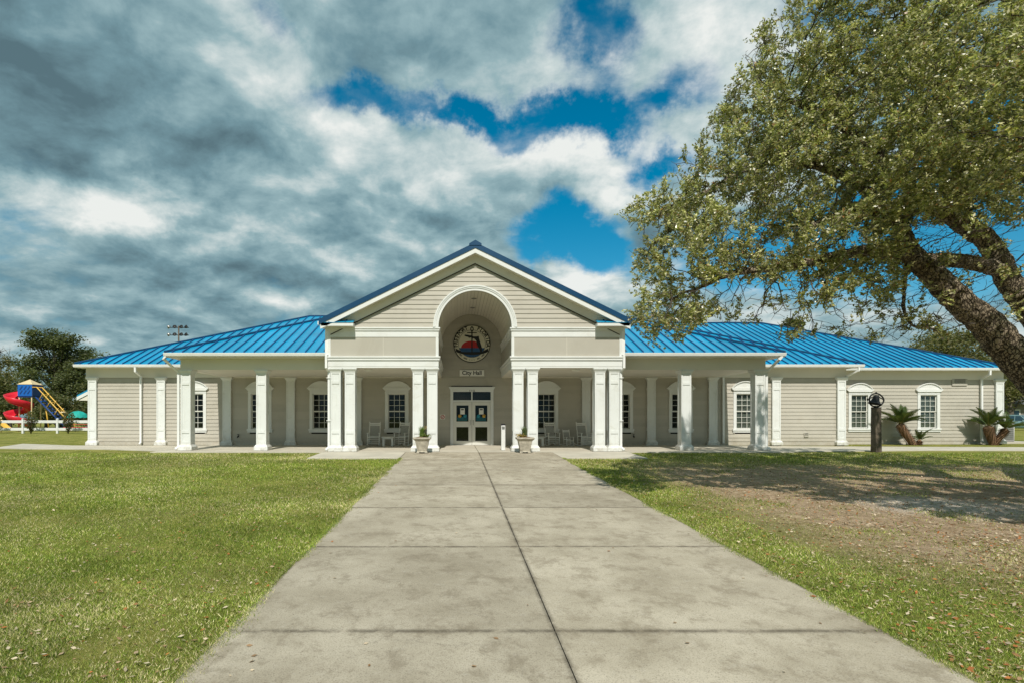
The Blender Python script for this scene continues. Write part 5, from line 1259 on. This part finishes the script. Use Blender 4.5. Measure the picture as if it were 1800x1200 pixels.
far_tree('oak_tree', 'tan-green tree behind the right roof slope', 47, 70, 11.6, 5.5, TN+OL, 28, 10000, .36, 42, .2)
far_tree('oak_tree', 'round yellow-green tree above the parked car', 62, 66, 7.0, 3.9, TN, 26, 9000, .3, 43, .22)
far_tree('oak_tree', 'dark green tree at the far right edge', 72, 74, 12.0, 6.5, DK_+OL, 28, 10000, .36, 44, .15)
far_tree('oak_tree', 'dark low tree beside the right corner of the building', 53, 64, 5.6, 2.6, DK_, 18, 5000, .3, 47, .1)
far_tree('pine_tree', 'green pine top above the middle of the right roof', 36.8, 62, 12.7, 2.8, DK_+OL, 22, 6000, .3, 45, .5, shape=lambda q: max(.25, 1.5*(1.05-q)))
far_tree('bare_tree', 'leafless grey tree behind the right roof', 43, 60, 10.6, 4.5, DK_, 22, 0, .3, 46, .3, bare=True)
def shrub(x, y, h, r, label, seed):
    t_ = static_root('young_shrub', (x, y, -.03), label, 'shrub', 'young shrubs along the white fence'); g = np.random.default_rng(seed); b = MB()
    for k in range(7):
        a = 2*math.pi*k/7; b.tube([(x, y, -.05), (x+.5*r*math.cos(a), y+.5*r*math.sin(a), h*.5), (x+r*.7*math.cos(a), y+r*.7*math.sin(a), h*.9)], [.03, .02, .008], 5)
    b.build('stems', M['bgbark'], t_); n = 900; u = g.normal(size=(n, 3)); u /= np.linalg.norm(u, axis=1)[:, None]; u *= g.uniform(0, 1, (n, 1))**.5
    A = u*np.array([r, r, h*.52])+np.array([x, y, h*.56]); A[:, :2] = np.array([x, y])+(A[:, :2]-np.array([x, y]))*np.clip(.45+.9*(A[:, 2:]/h), 0, 1.15)
    v, f, c = leaf_quads(A, .15, .07, [(.05, .085, .02), (.07, .10, .03), (.16, .07, .03), (.10, .12, .035)], .5, seed); link('crown', big_mesh('crown', v, f, M['bgleaf'], c), t_)['kind'] = 'stuff'
shrub(-36.6, 48.9, 1.75, .5, 'young shrub by the fence in front of the slide', 51); shrub(-33.4, 48.9, 1.9, .5, 'young shrub by the fence in front of the umbrella', 52); shrub(-39.7, 48.9, 1.8, .5, 'young shrub by the fence at the left edge', 53)

# ------------------------------------------------------------------ grass and fallen leaves
def ground_z(x, y):
    z = np.where(y < 22.5, np.maximum(-.82, -.03*(22.5-y)), 0.0)-.035
    m = (x > -30) & (x < 44) & (y > 2) & (y < 21.5) & (np.abs(x-.85) > 4)
    return z+np.where(m, .02*np.sin(x*.9+y*.4)*np.sin(y*.7-x*.3), 0)
def vnoise(x, y, s, seed):
    g = np.random.default_rng(seed); T = g.random((64, 64)); u, v = x*s+500, y*s+500; i, j = np.floor(u).astype(int), np.floor(v).astype(int); a, b_ = u-i, v-j; a, b_ = a*a*(3-2*a), b_*b_*(3-2*b_)
    q = lambda p, r: T[p % 64, r % 64]
    return (q(i, j)*(1-a)+q(i+1, j)*a)*(1-b_)+(q(i, j+1)*(1-a)+q(i+1, j+1)*a)*b_
def field(n, ymin, ymax, g):
    y = ymin*(ymax/ymin)**g.random(n); xl, xr = -.83*y-4.5, 1.02*y+4; x = xl+(xr-xl)*g.random(n)
    ok = (x < -1.985) | (x > 3.685); ok &= ~((y > 19.85) & (x > -5.3) & (x < 6.75)); ok &= y < 22.2
    return x[ok], y[ok]
def wornness(x, y):
    w_ = np.clip((x-3.9)/2.7, 0, 1)*np.clip((y-4.5)/4, 0, 1)*np.clip((21-y)/5.5, 0, 1)
    return np.clip(w_*1.25*np.clip(.35+1.3*vnoise(x, y, .8, 3), 0, 1.2), 0, 1)
def lawn_blades():
    g = np.random.default_rng(77); x, y = field(1450000, 3.4, 22.0, g); wn = wornness(x, y); dn = .45+.8*vnoise(x, y, 1.7, 9)*vnoise(x, y, 6.0, 4)*2
    k = g.random(len(x)) < np.clip(dn, .25, 1)*(1-.965*wn); x, y = x[k], y[k]
    m = 26000; ey = 3.4*(19.8/3.4)**g.random(m); sd_ = g.random(m) < .5; ov = np.abs(g.normal(0, .045, m))*(.2+1.6*vnoise(ey*1.0, ey*0+sd_*40, 2.3, 44)); ex = np.where(sd_, -2.02+ov, 3.72-ov); x = np.concatenate([x, ex]); y = np.concatenate([y, ey]); n = len(x); z = ground_z(x, y)-.004; z[-m:] += .03
    h = g.uniform(.010, .032, n)*(1+.05*y); w_ = .0024*(1+.16*y)*g.uniform(.7, 1.3, n); a = g.uniform(0, 2*math.pi, n); ln = g.uniform(.3, 1.3, n)*h; b2 = g.uniform(0, 2*math.pi, n)
    p = np.stack([x, y, z], 1); s_ = np.stack([np.cos(a)*w_, np.sin(a)*w_, np.zeros(n)], 1); tp = p+np.stack([np.cos(b2)*ln, np.sin(b2)*ln, h], 1)
    v = np.stack([p-s_, p+s_, tp], 1).reshape(-1, 3); f = np.arange(n*3).reshape(n, 3)
    cols = np.array([(.18, .26, .034), (.26, .335, .055), (.39, .41, .105), (.115, .18, .026), (.62, .55, .31)]); mix = vnoise(x, y, .9, 12)
    ci = np.where(g.random(n) < .03+.55*vnoise(x, y, .55, 31)**2.2, 4, g.integers(0, 4, n)); c = cols[ci]*g.uniform(.75, 1.25, (n, 1))*(.60+.62*mix+.30*vnoise(x, y, 3.1, 15))[:, None]
    o = link('grass', big_mesh('grass', v, f, M['grass'], np.clip(c, 0, 1))); tag(o, 'short mown grass blades covering the lawn', 'grass', kind='stuff'); print('blades', n)
lawn_blades()
def litter():
    g = np.random.default_rng(5); x, y = field(160000, 3.4, 22, g); wn = np.clip((x-2.8)/5, 0, 1); pr = .02+.045*np.clip((x+9)/7, 0, 1)*(x < -2)+.62*wn*(.35+.9*vnoise(x, y, 1.1, 8))
    pr = pr+.06*((x > 3.7) & (x < 8)); k = g.random(len(x)) < pr*.8; x, y = x[k], y[k]; n = len(x)
    cen = np.stack([x, y, ground_z(x, y)+g.uniform(.012, .035, n)], 1)
    m = 160; wx, wy = g.uniform(-1.95, 3.65, m), 3.6*(22/3.6)**g.random(m); kk = (g.random(m) < np.where(np.abs(wx-.85) > 2.2, .9, .25)); wx, wy = wx[kk], wy[kk]
    cen = np.concatenate([cen, np.stack([wx, wy, -.03*(22.5-wy)+.014], 1)])
    d = g.normal(size=(len(cen), 3)); d[:, 2] *= .18; d /= np.linalg.norm(d, axis=1)[:, None]; nr = g.normal(0, .28, (len(cen), 3))+np.array([0, 0, 1]); s_ = np.cross(d, nr); s_ /= np.linalg.norm(s_, axis=1)[:, None]
    L = g.uniform(.025, .06, (len(cen), 1))*(1+.012*cen[:, 1:2]); W_ = L*.52
    v = np.stack([cen-d*L*.5, cen+s_*W_*.5, cen+d*L*.5, cen-s_*W_*.5], 1).reshape(-1, 3); f = np.arange(len(cen)*4).reshape(-1, 4)
    cols = np.array([(.42, .31, .20), (.32, .20, .11), (.50, .41, .29), (.26, .14, .06), (.38, .14, .045), (.56, .47, .34)]); c = cols[g.integers(0, 6, len(cen))]*g.uniform(.7, 1.25, (len(cen), 1))
    o = link('fallen_leaves', big_mesh('fallen_leaves', v, f, M['litter'], np.clip(c, 0, 1))); tag(o, 'dry fallen oak leaves scattered on the grass', 'leaves', kind='stuff'); print('litter', len(cen))
litter()
